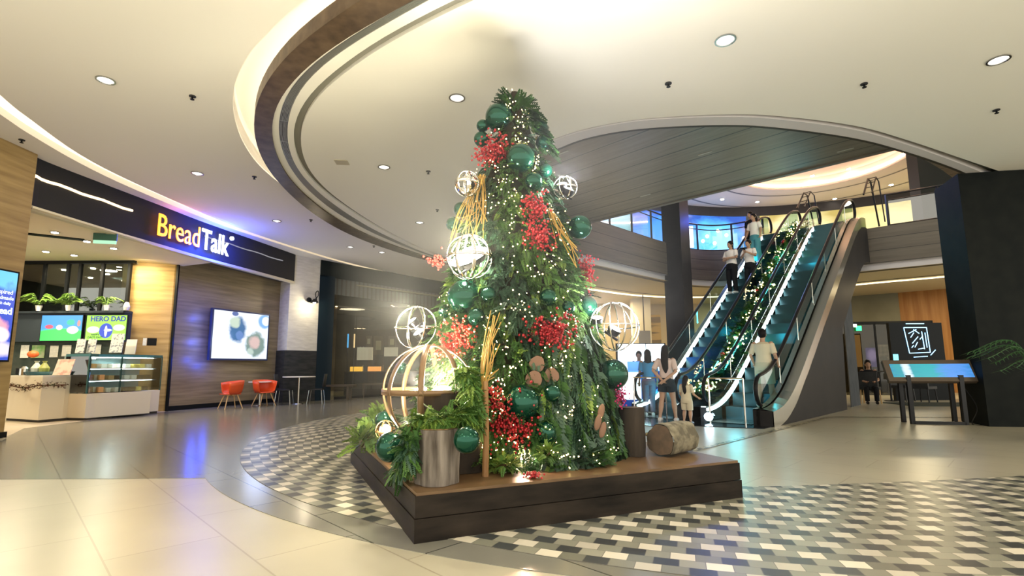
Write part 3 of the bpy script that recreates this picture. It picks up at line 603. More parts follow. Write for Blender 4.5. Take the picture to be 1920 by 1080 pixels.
# counters
CT = mat('counter laminate', (.70, .63, .50), .4); TOPW = mat('counter top', (.75, .72, .62), .3); PL = mat('plinth', (.05, .045, .04), .6)
c1 = [(-11.5, 11.85), (-10.28, 11.33), (-10.12, 11.75), (-10.10, 12.35), (-11.5, 12.9)]
t = thing('counter', 'pale angular bakery counter with a garland across its front', 'counter', (0, 0, 0))
s = MB(); s.poly(c1, .06, .98); s.build('body', CT, t); s = MB(); s.poly([(x * 1.0, y + .03) for x, y in c1], 0, .06); s.build('plinth', PL, t); s = MB(); s.poly(c1, .98, 1.02); s.build('worktop', TOPW, t)
q = MB(); r_ = random.Random(4)
gp = [Vector((-11.45, 11.80, .80)), Vector((-10.9, 11.57, .74)), Vector((-10.3, 11.29, .80)), Vector((-10.08, 11.72, .80))]
for c in spline(gp, 16):
    for k in range(7):
        v = Vector((r_.gauss(0, .03), r_.gauss(0, .03), r_.gauss(0, .035))); w = Vector((r_.uniform(-1, 1), r_.uniform(-1, 1), r_.uniform(-1, 1))) * .045
        q.add([c + v, c + v + w, c + v + Vector((w.y, -w.x, w.z)) * .6], [(0, 1, 2)])
q.tube(spline(gp, 16), .012, 5); tag(q.build('garland', mat('dark garland', (.03, .05, .02), .7, c2=(.12, .03, .02), nscale=(14, 14, 14))), 'thin dark red and green garland pinned along the bakery counter front', 'garland')
dv = Vector((-9.25 + 9.63, 13.61 - 11.76, 0)).normalized()
CB = frame((-9.63, 11.76, 0), dv); Lc = 1.9
t = thing('display_case', 'long glass pastry display case on a pale base in the bakery', 'display case', mtx=CB)
s = MB(); s.box(0, Lc, 0, .75, .06, .60); s.build('base', CT, t); s = MB(); s.box(.02, Lc, .03, .72, 0, .06); s.build('plinth', PL, t)
s = MB()
for x in (0.0, .02 + Lc * .40, Lc): s.box(x - .015, x + .015, 0, .03, .60, 1.46)
s.box(0, Lc, 0, .7, 1.44, 1.50); s.build('frame', mat('teal frame', (.05, .14, .14), .3, .5), t)
s = MB(); s.box(0, Lc, .7, .74, .60, 1.46); s.build('back', mat('case back', (.22, .32, .32), .5), t)
for zz in (.88, 1.16):
    s = MB(); s.box(.02, Lc - .02, .08, .69, zz, zz + .015); s.build('shelf', mat('shelf white', (.8, .85, .85), .3), t)
    s = MB(); s.box(.03, Lc - .03, .09, .11, zz - .02, zz - .004); s.build('shelf_light', emat('shelf light', (.85, 1, 1), 7), t)
s = MB(); s.box(.0, Lc, 0, .006, .62, 1.44); s.box(-.003, .003, 0, .7, .62, 1.44); s.build('pane', GLASSM, t)
s = MB(); s.box(.03, Lc - .03, .1, .13, 1.41, 1.43); s.build('top_light', emat('case light', (.85, 1, 1), 8), t)
cakes = [mat('pastry brown', (.5, .28, .10), .6), mat('cream cake', (.85, .78, .62), .5), mat('dark cake', (.06, .04, .03), .4), mat('yellow cake', (.8, .6, .12), .5), mat('pink box', (.7, .35, .35), .5)]
k = 0; r_ = random.Random(12)
for zz in (.60, .895, 1.175):
    for i in range(9):
        x = .13 + i * .2; ci_ = r_.choice([0, 0, 4, 1] if i < 4 else [1, 2, 3, 1])
        q = MB()
        if r_.random() < .5: q.tube([(0, 0, 0), (0, 0, .09), (0, 0, .1)], [.07, .07, .05], 12)
        else: q.box(-.07, .07, -.08, .08, 0, .1); 
        o = q.build('pastry', cakes[ci_], None, CB @ T((x, .3, zz + .003)))
        tag(o, {0: 'brown pastry', 4: 'pink cake', 1: 'cream cake', 2: 'dark cake', 3: 'yellow cake'}[ci_] + ' on the ' + {.60: 'bottom', .895: 'middle', 1.175: 'top'}[zz] + ' shelf of the lit case, ' + ORD[i] + ' from its left end', 'pastry', 'pastries in the display case')
lamp('case_light', 'AREA', tuple((CB @ Vector((Lc / 2, .3, 1.38)))), 9, (.9, 1, 1), .3, tuple(CB @ Vector((Lc / 2, .3, 0))))
# second case, left, seen end-on
CB2 = frame((-10.08, 11.98, 0), Vector((.45, -.20, 0)))
t = thing('display_case', 'short end of the pastry case facing the hall beside the angular counter', 'display case', mtx=CB2)
s = MB(); s.box(0, .46, .02, 1.4, .05, .60); s.build('base', CT, t); s = MB(); s.box(0, .46, .02, 1.4, 1.44, 1.49); s.build('frame', mat('teal frame 2', (.06, .2, .2), .3, .4), t)
s = MB(); s.box(0, .46, .02, .028, .6, 1.44); s.build('pane', GLASSM, t)
for zz in (.88, 1.16):
    s = MB(); s.box(.02, .44, .06, 1.3, zz, zz + .012); s.build('shelf', mat('shelf cream', (.8, .7, .6), .4), t)
s = MB(); s.box(.03, .44, .1, .12, 1.38, 1.41); s.build('top_light', emat('case light warm', (1, .85, .7), 9), t)
for i in range(8):
    q = MB(); q.box(-.05, .05, -.05, .05, 0, .12); o = q.build('cake_box', cakes[(4, 0, 1, 0)[i % 4]], None, CB2 @ T((.1 + .12 * (i % 4), .25, .62 if i < 4 else .9)))
    tag(o, 'small wrapped cake on the ' + ('lower' if i < 4 else 'upper') + ' shelf of the short case end, ' + ORD[i % 4] + ' from the left', 'cake', 'wrapped cakes in the short end of the case')
# signs standing on counters
def sign_board(px0, px1, py0, py1, dep, label, m, tilt=.12):
    A = Y(px0, py1, dep); B = Y(px1, py0, dep); w = B.x - A.x; h = B.z - A.z
    t = thing('counter_sign', label, 'sign', mtx=T(A) @ Matrix.Rotation(-tilt, 4, 'X') @ Matrix.Shear('XZ', 4, (0, 0)))
    q = MB(); q.box(0, w, 0, .015, 0, h); q.build('board', m, t); return t
grid = mat('sign print', (.72, .72, .72), .5, c2=(.25, .27, .33), nscale=(16, 16, 16), ramp=(.52, .6))
sign_board(140, 159, 635, 662, 11.9, 'blue-white printed menu card standing on the glass case, left one', grid)
sign_board(161, 179, 635, 662, 12.0, 'blue-white printed menu card standing on the glass case, second one', grid)
sign_board(204, 231, 625, 661, 12.6, 'white sign with small product pictures standing on the glass case', grid)
sign_board(233, 255, 636, 664, 12.95, 'plain cream card standing at the right of the glass case', mat('cream card', (.75, .70, .62), .6))
sign_board(98, 134, 672, 703, 11.45, 'pale pink notice propped on the angular bakery counter', mat('pink notice', (.72, .58, .50), .6, c2=(.6, .35, .3), nscale=(8, 8, 8), ramp=(.5, .62)), .3)
A = Y(42, 700, 11.75); t = thing('espresso_machine', 'small dark kettle on the angular bakery counter', 'kettle', (A.x, 11.78, 1.02))
q = MB(); q.tube([(0, 0, 0), (0, 0, .15), (0, 0, .2)], [.09, .09, .04], 14); q.build('body', METAL, t); q = MB(); q.box(-.16, -.09, -.03, .03, .02, .16); q.build('handle', DARK, t)
q = MB(); q.tube([(-10.75, 11.75, 1.02), (-10.75, 11.75, 1.10)], [.22, .26], 16); tag(q.build('tray', mat('blue tray', (.02, .09, .13), .4)), 'round blue tray of wrapped goods on the angular counter', 'tray')
for dx, m_, l in ((-.08, mat('clear bag', (.6, .62, .55), .3), 'clear wrapped bag standing in the round blue tray'), (.1, mat('green wrapped bag', (.35, .38, .1), .4), 'green and yellow wrapped bag in the round blue tray')):
    q = MB(); q.tube([(0, 0, 0), (0, 0, .08), (0, 0, .2), (0, 0, .24)], [.09, .10, .03, .05], 10); tag(q.build('wrapped_bag', m_, None, T((-10.75 + dx, 11.75, 1.10))), l, 'bag')
# card plates on the return wall
for (x0, x1, m_, l) in ((270, 277, PAPER, 'small white switch plate on the oak wall of the bakery'), (278, 292, DARK, 'small dark framed picture on the oak wall of the bakery')):
    A = Y(x0, 648, 13.86 if x0 < 278 else 13.9); B = Y(x1, 634, 13.86); q = MB(); q.box(0, B.x - A.x, -.02, .0, 0, B.z - A.z)
    tag(q.build('wall_plate', m_, None, frame((A.x, A.y - .05, A.z), (1, .42))), l, 'plate')
# ------------------------------------------------ white column between shops
s = MB(); s.poly([(-7.62, 17.36), (-6.95, 18.28), (-8.1, 19.4), (-8.6, 18.2)], 1.75, HC); struct(s.build('wall_column_left', mat('whitewashed brick', (.50, .48, .42), .8, c2=(.60, .58, .51), nscale=(3, 3, 14), bump=.4)))
s = MB(); s.poly([(-7.66, 17.33), (-6.93, 18.28), (-8.1, 19.4), (-8.65, 18.2)], 0, 1.75); struct(s.build('wall_column_left_base', mat('black brick', (.022, .025, .024), .5, c2=(.04, .04, .04), nscale=(3, 3, 14))))
A = Y(590, 566, 17.9)
t = thing('wall_sconce', 'black barn style wall lamp with scroll arm on the white brick column', 'wall lamp', tuple(A))
q = MB(); q.tube(spline([(-.02, .25, .05), (.0, .05, .30), (.12, -.05, .38), (.16, -.12, .2), (.05, -.15, .05)], 6), .015, 6); q.sphere((-.16, -.1, .06), .09); q.build('scroll_arm', DARK, t)
q = MB(); q.tube([(.05, -.15, .08), (.05, -.15, 0), (.05, -.15, -.05)], [.04, .12, .15], 14, cap=False); q.build('shade', DMETAL, t)
q = MB(); q.sphere((.05, -.15, -.04), .045); q.build('bulb', emat('sconce bulb', (1, .88, .65), 25), t)
lamp('sconce_light', 'POINT', tuple(A + Vector((.08, -.30, -.15))), 16, (1, .86, .6), .05)
# ------------------------------------------------ cafe shopfront with dark frame
CF = [(-6.93, 18.26), (-5.54, 20.15), (-3.4, 22.9), (-.8, 25.4)]
cs = spline(CF, 8); ci2 = offset(cs, .35)
s = MB()
s.wall([(p.x, p.y) for p in cs], 4.45, HC)
struct(s.build('wall_cafe_header', mat('cafe header', (.010, .015, .016), .6)))
flute = planks('fluted panel', (.020, .027, .027), (.035, .045, .045), 1, .16, 0, .06, .4, (3, 3, 3))
cs2 = offset(cs, .06); s = MB(); s.wall([(p.x, p.y) for p in cs2], 3.85, 4.5); struct(s.build('wall_cafe_flutes', flute))
d0 = (cs[1] - cs[0]).normalized()
s = MB(); s.poly([tuple(cs[0])[:2], tuple(cs[0] + d0 * .62)[:2], tuple(cs[0] + d0 * .62 + Vector((-.5, .4, 0)))[:2], tuple(cs[0] + Vector((-.5, .4, 0)))[:2]], 0, 4.5); struct(s.build('wall_cafe_jamb', mat('blue black frame', (.008, .018, .028), .4)))
s = MB(); pts = [tuple(p)[:2] for p in offset(cs, .12)[3:]]; s.wall(pts, .1, 3.86); struct(s.build('window_1', GLASSD))
s = MB(); s.wall([tuple(p)[:2] for p in offset(cs, .10)[3:]], 0, .10); struct(s.build('trim_9', DARK))
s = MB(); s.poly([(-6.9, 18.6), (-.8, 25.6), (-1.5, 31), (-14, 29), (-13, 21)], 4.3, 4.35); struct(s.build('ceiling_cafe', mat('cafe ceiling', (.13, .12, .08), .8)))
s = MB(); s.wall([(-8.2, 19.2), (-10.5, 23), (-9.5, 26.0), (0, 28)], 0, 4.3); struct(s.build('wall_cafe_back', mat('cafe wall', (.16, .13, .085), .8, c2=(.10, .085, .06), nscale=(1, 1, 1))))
for i, ((x, y), l) in enumerate(zip([(631, 574), (708, 560), (684, 583), (696, 589), (735, 572), (738, 574), (718, 583), (726, 589), (766, 573), (624, 534)], ['nearest the dark jamb', 'topmost in the middle', 'lower one left of middle', 'lowest of the middle pair', 'right hand pair, brighter one', 'right hand pair, dimmer one', 'small one under the right hand pair', 'smallest one low in the cafe', 'closest to the tree', 'at the very top by the jamb'])):
    spot((x, y), 4.29, 'warm cafe ceiling spot behind glass, ' + l, .07, 'cafe ceiling spots', emat('cafe spot', (1, .70, .4), 14, 'NONE') if i == 0 else bpy.data.materials['cafe spot'])
lamp('cafe_light', 'AREA', (-5.2, 23.5, 4.2), 42, (1, .8, .45), .8, (-5.2, 23.5, 0)); lamp('cafe_light', 'AREA', (-7.3, 22.2, 4.2), 10, (.9, .9, .6), .5, (-7.3, 22.2, 0))
def cafe(px0, px1, py0, py1, dep, name, label, m, cat, d=.05, grp=None):
    A = Y(px0, py1, dep); B = Y(px1, py0, dep); q = MB(); q.box(0, B.x - A.x, 0, d, 0, B.z - A.z); return tag(q.build(name, m, None, T(A)), label, cat, grp)
PF = mat('picture frame', (.18, .16, .11), .5)
for x0, x1, y0, y1, l in [(686, 697, 630, 650, 'small framed picture on the cafe back wall, left of a row'), (700, 719, 630, 665, 'larger framed picture with pale drawing on the cafe back wall'), (728, 742, 630, 652, 'framed picture on the cafe back wall nearest the tree')]:
    A = Y(x0, y1, 25.6); B = Y(x1, y0, 25.6); t = thing('framed_picture', l, 'picture', (A.x, 25.6, A.z)); w, h = B.x - A.x, B.z - A.z
    q = MB(); q.box(0, w, 0, .04, 0, h); q.build('frame', PF, t); q = MB(); q.box(w * .22, w * .78, -.006, 0, h * .25, h * .75); q.build('print', mat('pale print', (.45, .42, .3), .6), t)
LAMPSH = mat('white drum shade', (.7, .66, .5), .6, em=(1, .9, .65), es=.35)
cafe(669, 698, 651, 675, 21.8, 'roller_sign', 'wide cream panel hanging over the cafe bar, left one', LAMPSH, 'panel', .15)
cafe(720, 745, 651, 668, 21.8, 'roller_sign', 'wide cream panel hanging over the cafe bar, right one by the lantern', LAMPSH, 'panel', .15)
A = Y(640, 735, 21.3); B = Y(760, 692, 21.3)
t = thing('cafe_bar', 'long dark cafe bar counter with lit yellow shelf ends', 'bar counter', (A.x, 21.6, 0)); q = MB(); q.box(0, 5.2, 0, .7, 0, .95); q.build('body', mat('bar front', (.04, .035, .03), .6), t); q = MB(); q.box(0, 5.2, -.05, .75, .95, 1.0); q.build('worktop', mat('bar top', (.08, .06, .04), .3), t)
for x0, x1, c_, l in ((649, 671, (1, .55, .06), 'glowing yellow light box on the cafe bar'), (683, 707, (1, .42, .10), 'glowing orange light box on the cafe bar')):
    A = Y(x0, 695, 21.3); B = Y(x1, 686, 21.3); q = MB(); q.box(0, B.x - A.x, 0, .2, 0, B.z - A.z); tag(q.build('light_box', emat('bar ' + l[8:14], c_, 1.3), None, T((A.x, 21.8, 1.0))), l, 'light')
for i in range(14):
    x = -6.7 + i * .3 + .05 * math.sin(i * 3); q = MB(); h = .2 + .06 * (i % 3); q.tube([(0, 0, 0), (0, 0, h * .6), (0, 0, h * .72), (0, 0, h)], [.035, .035, .013, .013], 8)
    tag(q.build('bottle', mat('bottle %d' % i, [(.25, .3, .28), (.5, .45, .3), (.08, .12, .1)][i % 3], .2), None, T((x, 22.1, 1.0))), 'small bottle standing on the dark cafe bar, ' + ORD[i] + ' from the left', 'bottle', 'bottles on the cafe bar')
for x, c_, l in ((652, (.1, .5, 1), 'thin blue glowing tube standing in the cafe'), (664, (1, .7, .35), 'thin warm glowing tube standing in the cafe')):
    A = Y(x, 652, 21.0); B = Y(x, 626, 21.0); t = thing('glowing_tube', l, 'light', (A.x, A.y, 0)); q = MB(); q.cyl((0, 0, A.z), (0, 0, B.z), .03, n=6); q.build('tube', emat('tube ' + l[5:9], c_, 1.3), t); q = MB(); q.cyl((0, 0, 0), (0, 0, A.z), .012, n=6); q.build('stand', DMETAL, t)
# cafe bench tables along the glass
BT = mat('bench timber', (.06, .045, .03), .5)
for x0, x1, dep, l in ((612, 672, 19.2, 'long low dark bench table outside the cafe, nearer the column'), (680, 770, 20.6, 'long low dark bench table outside the cafe, nearer the tree')):
    A = Y(x0, 715, dep); B = Y(x1, 715, dep); t = thing('bench_table', l, 'table', (A.x, dep - .6, 0)); w = B.x - A.x
    q = MB(); q.box(0, w, 0, .45, .48, .55); q.build('tabletop', BT, t)
    for xx in (.15, w - .25):
        for yy in (.03, .34): q = MB(); q.box(xx, xx + .08, yy, yy + .08, 0, .48); q.build('leg', BT, t)
# ------------------------------------------------ red armchairs, tables, black chairs
RED = mat('orange red shell', (.62, .075, .015), .4); OAKL = mat('pale oak leg', (.55, .36, .17), .5); WT = mat('white tabletop', (.72, .70, .64), .3)
def red_chair(loc, rz, label):
    t = thing('armchair', label, 'chair', loc, rz, 'orange red armchairs')
    q = MB(); q.smooth = True; n = 22; rows = []
    prof = [(.10, .425), (.20, .43), (.27, .47), (.29, .56), (.31, .68), (.32, .80)]
    for ri, (r, z) in enumerate(prof):
        row = []
        for j in range(n + 1):
            a = math.radians(-215 + 250 * j / n) if ri > 2 else math.radians(-215 + 250 * j / n)
            back_h = 1 - .32 * max(0, abs(j / n - .5) * 2 - .25) if ri > 3 else 1
            zz = z if ri < 4 else .56 + (z - .56) * back_h
            row.append(Vector((r * 1.05 * math.cos(a), r * .95 * math.sin(a) * -1, zz)))
        rows.append(row)
    vs = [p for r in rows for p in r]; vs.append(Vector((0, 0, .42))); fs = []
    for i in range(len(rows) - 1):
        for j in range(n): a = i * (n + 1) + j; fs.append((a, a + 1, a + n + 2, a + n + 1))
    for j in range(n): fs.append((j + 1, j, len(vs) - 1))
    q.add(vs, fs); q.box(-.2, .2, -.24, .2, .405, .43)
    o = q.build('shell', RED, t); md = o.modifiers.new('solid', 'SOLIDIFY'); md.thickness = .02
    for sx_, sy_ in ((-1, -1), (1, -1), (1, 1), (-1, 1)): q = MB(); q.cyl((.12 * sx_, .12 * sy_, .42), (.25 * sx_, .24 * sy_, 0), .018, .013, 8); q.build('leg', OAKL, t)
    q = MB(); q.box(-.14, .14, -.015, .015, .37, .40); q.box(-.015, .015, -.14, .14, .37, .4); q.build('cross_frame', OAKL, t)
    return t
p1_ = Z(426, 767); p2_ = Z(482, 763)
red_chair((p1_.x, p1_.y + .15, 0), math.radians(-40), 'orange red tub armchair on oak legs, left of the small white table')
red_chair((p2_.x + .05, p2_.y + .3, 0), math.radians(55), 'orange red tub armchair on oak legs, right of the small white table')
def cafe_table(x, y, label, r=.34, h=.74, sq=False):
    t = thing('bistro_table', label, 'table', (x, y, 0)); q = MB(); q.cyl((0, 0, h - .025), (0, 0, h), r, n=28); q.build('tabletop', WT, t)
    q = MB(); q.cyl((0, 0, .02), (0, 0, h - .02), .028, n=10); q.build('column', METAL, t); q = MB(); q.cyl((0, 0, 0), (0, 0, .025), .22, .2, 20); q.build('base', METAL, t)
m_ = (p1_ + p2_) / 2; cafe_table(m_.x + .02, m_.y + .95, 'small round white bistro table between the orange red armchairs')
p = Z(561, 757); cafe_table(p.x, p.y - .1, 'small white bistro table beside the black chairs by the column', .5, .88)
def black_chair(loc, rz, label):
    t = thing('side_chair', label, 'chair', loc, rz, 'black side chairs'); q = MB(); q.box(-.22, .22, -.22, .22, .44, .48); q.build('seat', DARKM, t)
    q = MB(); q.smooth = True; A = [(.24 * math.sin(a), -.22 - .05 * math.cos(a), .52) for a in np.linspace(-1.2, 1.2, 9)]; B = [(x_, y_ - .05, .95) for x_, y_, z_ in A]; q.strip(A, B); o = q.build('backrest', DARKM, t); o.modifiers.new('s', 'SOLIDIFY').thickness = .02
    for a_, b_ in ((-1, -1), (1, -1), (1, 1), (-1, 1)): q = MB(); q.cyl((.19 * a_, .19 * b_, .45), (.23 * a_, .24 * b_, 0), .013, n=6); q.build('leg', METAL, t)
p = Z(532, 758); black_chair((p.x, p.y, 0), math.radians(-80), 'black side chair with steel legs, on the TV side of the white bistro table')
p = Z(594, 756); black_chair((p.x, p.y - .1, 0), math.radians(100), 'black side chair with steel legs, on the column side of the white bistro table')
# ------------------------------------------------ ceiling fittings of the hall
reflector_glow = mat('reflector with added glow', (.8, .8, .78), .35, 0, em=(1, .95, .85), es=.8)  # reflector of an unlit fitting; emission stands in for its silver shine
def downlight(px, lab, z=HC, r=.115):
    p = Z(px[0], px[1], z); t = thing('downlight', lab, 'ceiling light', (p.x, p.y, z), group='recessed downlights')
    q = MB(); q.lathe([(r, 0), (r, -.012), (r * .84, -.012), (r * .80, 0)]); q.build('ring', METAL, t)
    q = MB(); q.cyl((0, 0, -.004), (0, 0, -.002), r * .8, n=20); q.cyl((0, 0, -.03), (0, 0, -.004), r * .3, n=12); q.build('reflector', reflector_glow, t)
downlight((198, 150), 'silver recessed downlight in the outer ceiling, nearest the top left')
downlight((370, 325), 'silver recessed downlight in the outer ceiling above the shop name')
downlight((657, 463), 'silver recessed downlight between the timber ring and the light slot')
downlight((519, 414), 'faint recessed downlight in the outer ceiling above the TV wall')
downlight((716, 473), 'faint recessed downlight in the outer ceiling above the cafe')
downlight((857, 183), 'silver recessed downlight in the disc ceiling, left of the tree top', HD)
downlight((720, 313), 'silver recessed downlight in the disc ceiling beside the flat access panel', HD)
downlight((787, 417), 'faint recessed downlight in the disc ceiling left of the tree', HD)
downlight((1360, 75), 'large silver recessed downlight in the disc ceiling above the stair void', HD, .12)
downlight((1872, 112), 'large silver recessed downlight in the disc ceiling near the dark pillar', HD, .12)
def sprinkler(px, lab, z=HC):
    p = Z(px[0], px[1], z); t = thing('sprinkler', lab, 'sprinkler', (p.x, p.y, z), group='ceiling sprinklers')
    q = MB(); q.cyl((0, 0, -.012), (0, 0, 0), .045, n=14); q.build('plate', DARKM, t); q = MB(); q.cyl((0, 0, -.05), (0, 0, -.012), .012, n=8); q.cyl((0, 0, -.056), (0, 0, -.05), .028, n=10); q.build('head', DARK, t)
for px, l in [((361, 180), 'dark sprinkler in the outer ceiling left of the timber ring, upper one'), ((477, 331), 'dark sprinkler in the outer ceiling beside the end of the cove glow'), ((583, 412), 'dark sprinkler in the outer ceiling under the timber ring'), ((701, 461), 'dark sprinkler beside the downlight between ring and light slot'), ((447, 443), 'dark sprinkler by the light slot above the shop name'), ((277, 379), 'dark sprinkler between the light slot and the black fascia'), ((41, 262), 'dark sprinkler in the ceiling strip above the oak pillar')]: sprinkler(px, l)
for px, l in [((803, 321), 'dark sprinkler in the disc ceiling left of the silver band ball'), ((820, 393), 'dark sprinkler in the disc ceiling above the big lit lantern'), ((1253, 156), 'dark round detector in the disc ceiling below the large downlight'), ((1620, 157), 'dark sprinkler in the disc ceiling between the two large downlights'), ((1868, 206), 'dark sprinkler in the disc ceiling near the dark pillar top')]: sprinkler(px, l, HD)
p = Z(641, 304, HD); q = MB(); q.box(-.12, .12, -.11, .11, -.01, 0); tag(q.build('access_panel', mat('beige panel', (.5, .45, .33), .6), None, frame((p.x, p.y, HD), (1, .1))), 'small beige access panel in the disc ceiling', 'panel')
for (x, y), l in zip([(1055, 286), (1322, 287), (1585, 281), (1210, 366)], ['behind the tree', 'in the middle of the timber soffit', 'at the narrow end of the timber soffit', 'near the edge above the balcony']):
    p = Z(x, y, ZS); q = MB(); q.box(-.14, .14, -.02, .02, -.01, .0); tag(q.build('slot_vent', mat('vent pale', (.42, .40, .34), .5) if l.startswith('behind') else bpy.data.materials['vent pale'], None, frame((p.x, p.y, ZS), VD)), 'thin pale slot vent ' + l, 'vent', 'slot vents in the timber soffit')
# ================================================================== PLATFORM AND TREE
PC = [Vector((-.65, 3.53, 0)), Vector((2.01, 4.67, 0)), Vector((.70, 7.60, 0)), Vector((-1.98, 6.45, 0))]
PH = .32
DKW = mat('dark stained board', (.009, .0075, .0065), .5, c2=(.034, .026, .020), nscale=(2.2, 2.2, 9), ramp=(.3, .72), bump=.15)
DKT = mat('platform top board', (.09, .05, .022), .4, c2=(.17, .10, .045), nscale=(3, 3, 3), ramp=(.3, .7))
cen = (PC[0] + PC[2]) / 2
t = thing('display_platform', 'low square platform of dark stained timber boards carrying the Christmas tree', 'platform', tuple(cen))
def sq(k): return [tuple((p - cen) * k)[:2] for p in PC]
s = MB(); s.poly(sq(1.0), 0, .155); s.build('lower_boards', DKW, t)
s = MB(); s.poly(sq(.996), .160, PH - .02); s.build('upper_boards', DKW, t)
s = MB(); s.poly(sq(.99), PH - .02, PH); s.build('top', DKT, t)
s = MB()
TA = Vector((.04, 5.30, 0))
def rz(z): return 1.07 * max(0.0, (4.22 - z) / 3.90) ** .80
def on_tree(x, y, off=0.0):
    d = ray(x, y); best = None
    for i in range(900):
        tt = 2.6 + i * .006; p = CP + d * tt
        rr = math.hypot(p.x - TA.x, p.y - TA.y); g = rr - (rz(p.z) + off)
        if p.z < PH + .02: return p
        if g <= 0: return p
        if best is None or g < best[0]: best = (g, p)
    return best[1]
def np_mesh(name, V, Fq, m, parent=None, mi=None):
    me = bpy.data.meshes.new(name); V = np.asarray(V, dtype=np.float32); Fq = np.asarray(Fq, dtype=np.int32); k = Fq.shape[1]
    me.vertices.add(len(V)); me.vertices.foreach_set('co', V.ravel()); me.loops.add(Fq.size); me.loops.foreach_set('vertex_index', Fq.ravel())
    me.polygons.add(len(Fq)); me.polygons.foreach_set('loop_start', np.arange(0, Fq.size, k, dtype=np.int32))
    for q in (m if isinstance(m, list) else [m]): me.materials.append(q)
    if mi is not None: me.polygons.foreach_set('material_index', np.asarray(mi, dtype=np.int32))
    me.update(calc_edges=True); o = bpy.data.objects.new(name, me); COL.objects.link(o)
    if parent: o.parent = parent
    return o
def sprig(kind):
    """one evergreen frond along +x, drooping in -z; returns verts, quads"""
    v = []; f = []
    def q4(a, b, c, d): i = len(v); v.extend([a, b, c, d]); f.append((i, i + 1, i + 2, i + 3))
    n = 11 if kind == 0 else 8
    for i in range(n):
        t = (i + .6) / n; x = t; z = -.28 * t * t
        L = (.34 if kind == 0 else .42) * (1 - .75 * t) + .05; w = .045 if kind == 0 else .075
        for sg in (-1, 1):
            tip = (x + L * .75, sg * L * .8, z - .10 * L + .03 * math.sin(i * 2.1)); mid_ = (x + L * .35, sg * L * .42, z + .03)
            q4((x, 0, z), (mid_[0] + w, mid_[1] - sg * w * .5, mid_[2]), tip, (mid_[0] - w, mid_[1] + sg * w * .5, mid_[2] + .02))
    q4((0, -.012, 0), (.5, -.01, -.06), (1.05, 0, -.3), (.5, .01, -.07))
    return np.array(v), np.array(f)
SPR = [sprig(0), sprig(1)]
GREENS = [mat('evergreen dark', (.014, .044, .012), .5, c2=(.045, .11, .025), nscale=(5, 5, 5)), mat('evergreen mid', (.045, .12, .02), .5, c2=(.09, .19, .035), nscale=(5, 5, 5)), mat('evergreen blue', (.020, .062, .032), .45, c2=(.045, .10, .055), nscale=(5, 5, 5)), mat('evergreen light', (.12, .22, .03), .5, c2=(.20, .30, .05), nscale=(5, 5, 5))]
class Foliage:
    def __init__(s): s.V = []; s.F = []; s.M = []; s.n = 0
    def add(s, p, d, L, kind=0, m=0, roll_=None, wide=1.0):
        v, f = SPR[kind]; x = Vector(d).normalized(); upv = Vector((0, 0, 1)) if abs(x.z) < .95 else Vector((0, 1, 0))
        y = upv.cross(x).normalized(); z = x.cross(y); r = rng.uniform(-.6, .6) if roll_ is None else roll_
        y2 = y * math.cos(r) + z * math.sin(r); z2 = z * math.cos(r) - y * math.sin(r)
        Mx = np.array([[*x], [*(y2 * wide)], [*z2]]) * L
        s.V.append(v @ Mx + np.array(p)); s.F.append(f + s.n); s.M += [m] * len(f); s.n += len(v)
    def build(s, name, parent=None): return np_mesh(name, np.concatenate(s.V), np.concatenate(s.F), GREENS, parent, s.M)
tree = thing('christmas_tree', 'tall cone shaped Christmas tree of evergreen garlands on the dark timber platform', 'Christmas tree', (TA.x, TA.y, PH))
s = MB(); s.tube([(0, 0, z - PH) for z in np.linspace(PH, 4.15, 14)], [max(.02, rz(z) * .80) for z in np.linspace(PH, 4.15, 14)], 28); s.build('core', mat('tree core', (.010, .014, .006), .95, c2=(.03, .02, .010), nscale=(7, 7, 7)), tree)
s = MB(); s.cyl((0, 0, 0), (0, 0, 3.5), .05, n=10); s.build('trunk', mat('trunk', (.05, .03, .015), .8), tree)
FO = Foliage(); R_ = random.Random(11)
def surf(z, a, off=0.0): r = rz(z) + off; return Vector((r * math.cos(a), r * math.sin(a), z - PH))
N_ = 7600
for i in range(N_):
    z = 4.16 - 3.80 * math.sqrt(R_.random()); a = R_.uniform(-PI, 0) if R_.random() < .72 else R_.uniform(0, PI)
    L = (.10 + .10 * R_.random()) * (.50 + .62 * (4.2 - z) / 3.9)
    o_ = Vector((math.cos(a), math.sin(a), 0)); dn = R_.uniform(-1.7, .15)
    d = o_ * 1.0 + Vector((-o_.y, o_.x, 0)) * R_.uniform(-.9, .9) + Vector((0, 0, dn))
    zone = math.sin(a * 3 + z * 2.1) + .6 * math.sin(z * 5 + a * 7)
    m = 1 if zone > .5 else (0 if zone > -.6 else 2)
    kind = 0
    if z < 1.5 and -1.35 < a < -.1: kind = 1; L *= 1.5; m = 2 if R_.random() < .6 else 0; d = o_ * .9 + Vector((-o_.y, o_.x, 0)) * R_.uniform(-.5, .5) + Vector((0, 0, -1.7))
    if R_.random() < .06: m = 3
    FO.add(surf(z, a, -.12 * R_.random()), d, L, kind, m)
for i in range(46):       # leafy tip
    a = R_.random() * 2 * PI; z = R_.uniform(3.85, 4.08); FO.add(surf(z, a, -.04), Vector((math.cos(a) * .7, math.sin(a) * .7, R_.uniform(.1, 1.1))), .17, 1, 0)
for i in range(26):       # bough that leans out on the right near the top
    a = R_.uniform(-1.1, .3); z = R_.uniform(3.45, 3.9); FO.add(surf(z, a, .03), Vector((math.cos(a), math.sin(a), -.5)), .22, 1, 0)
fo = FO.build('foliage', tree)
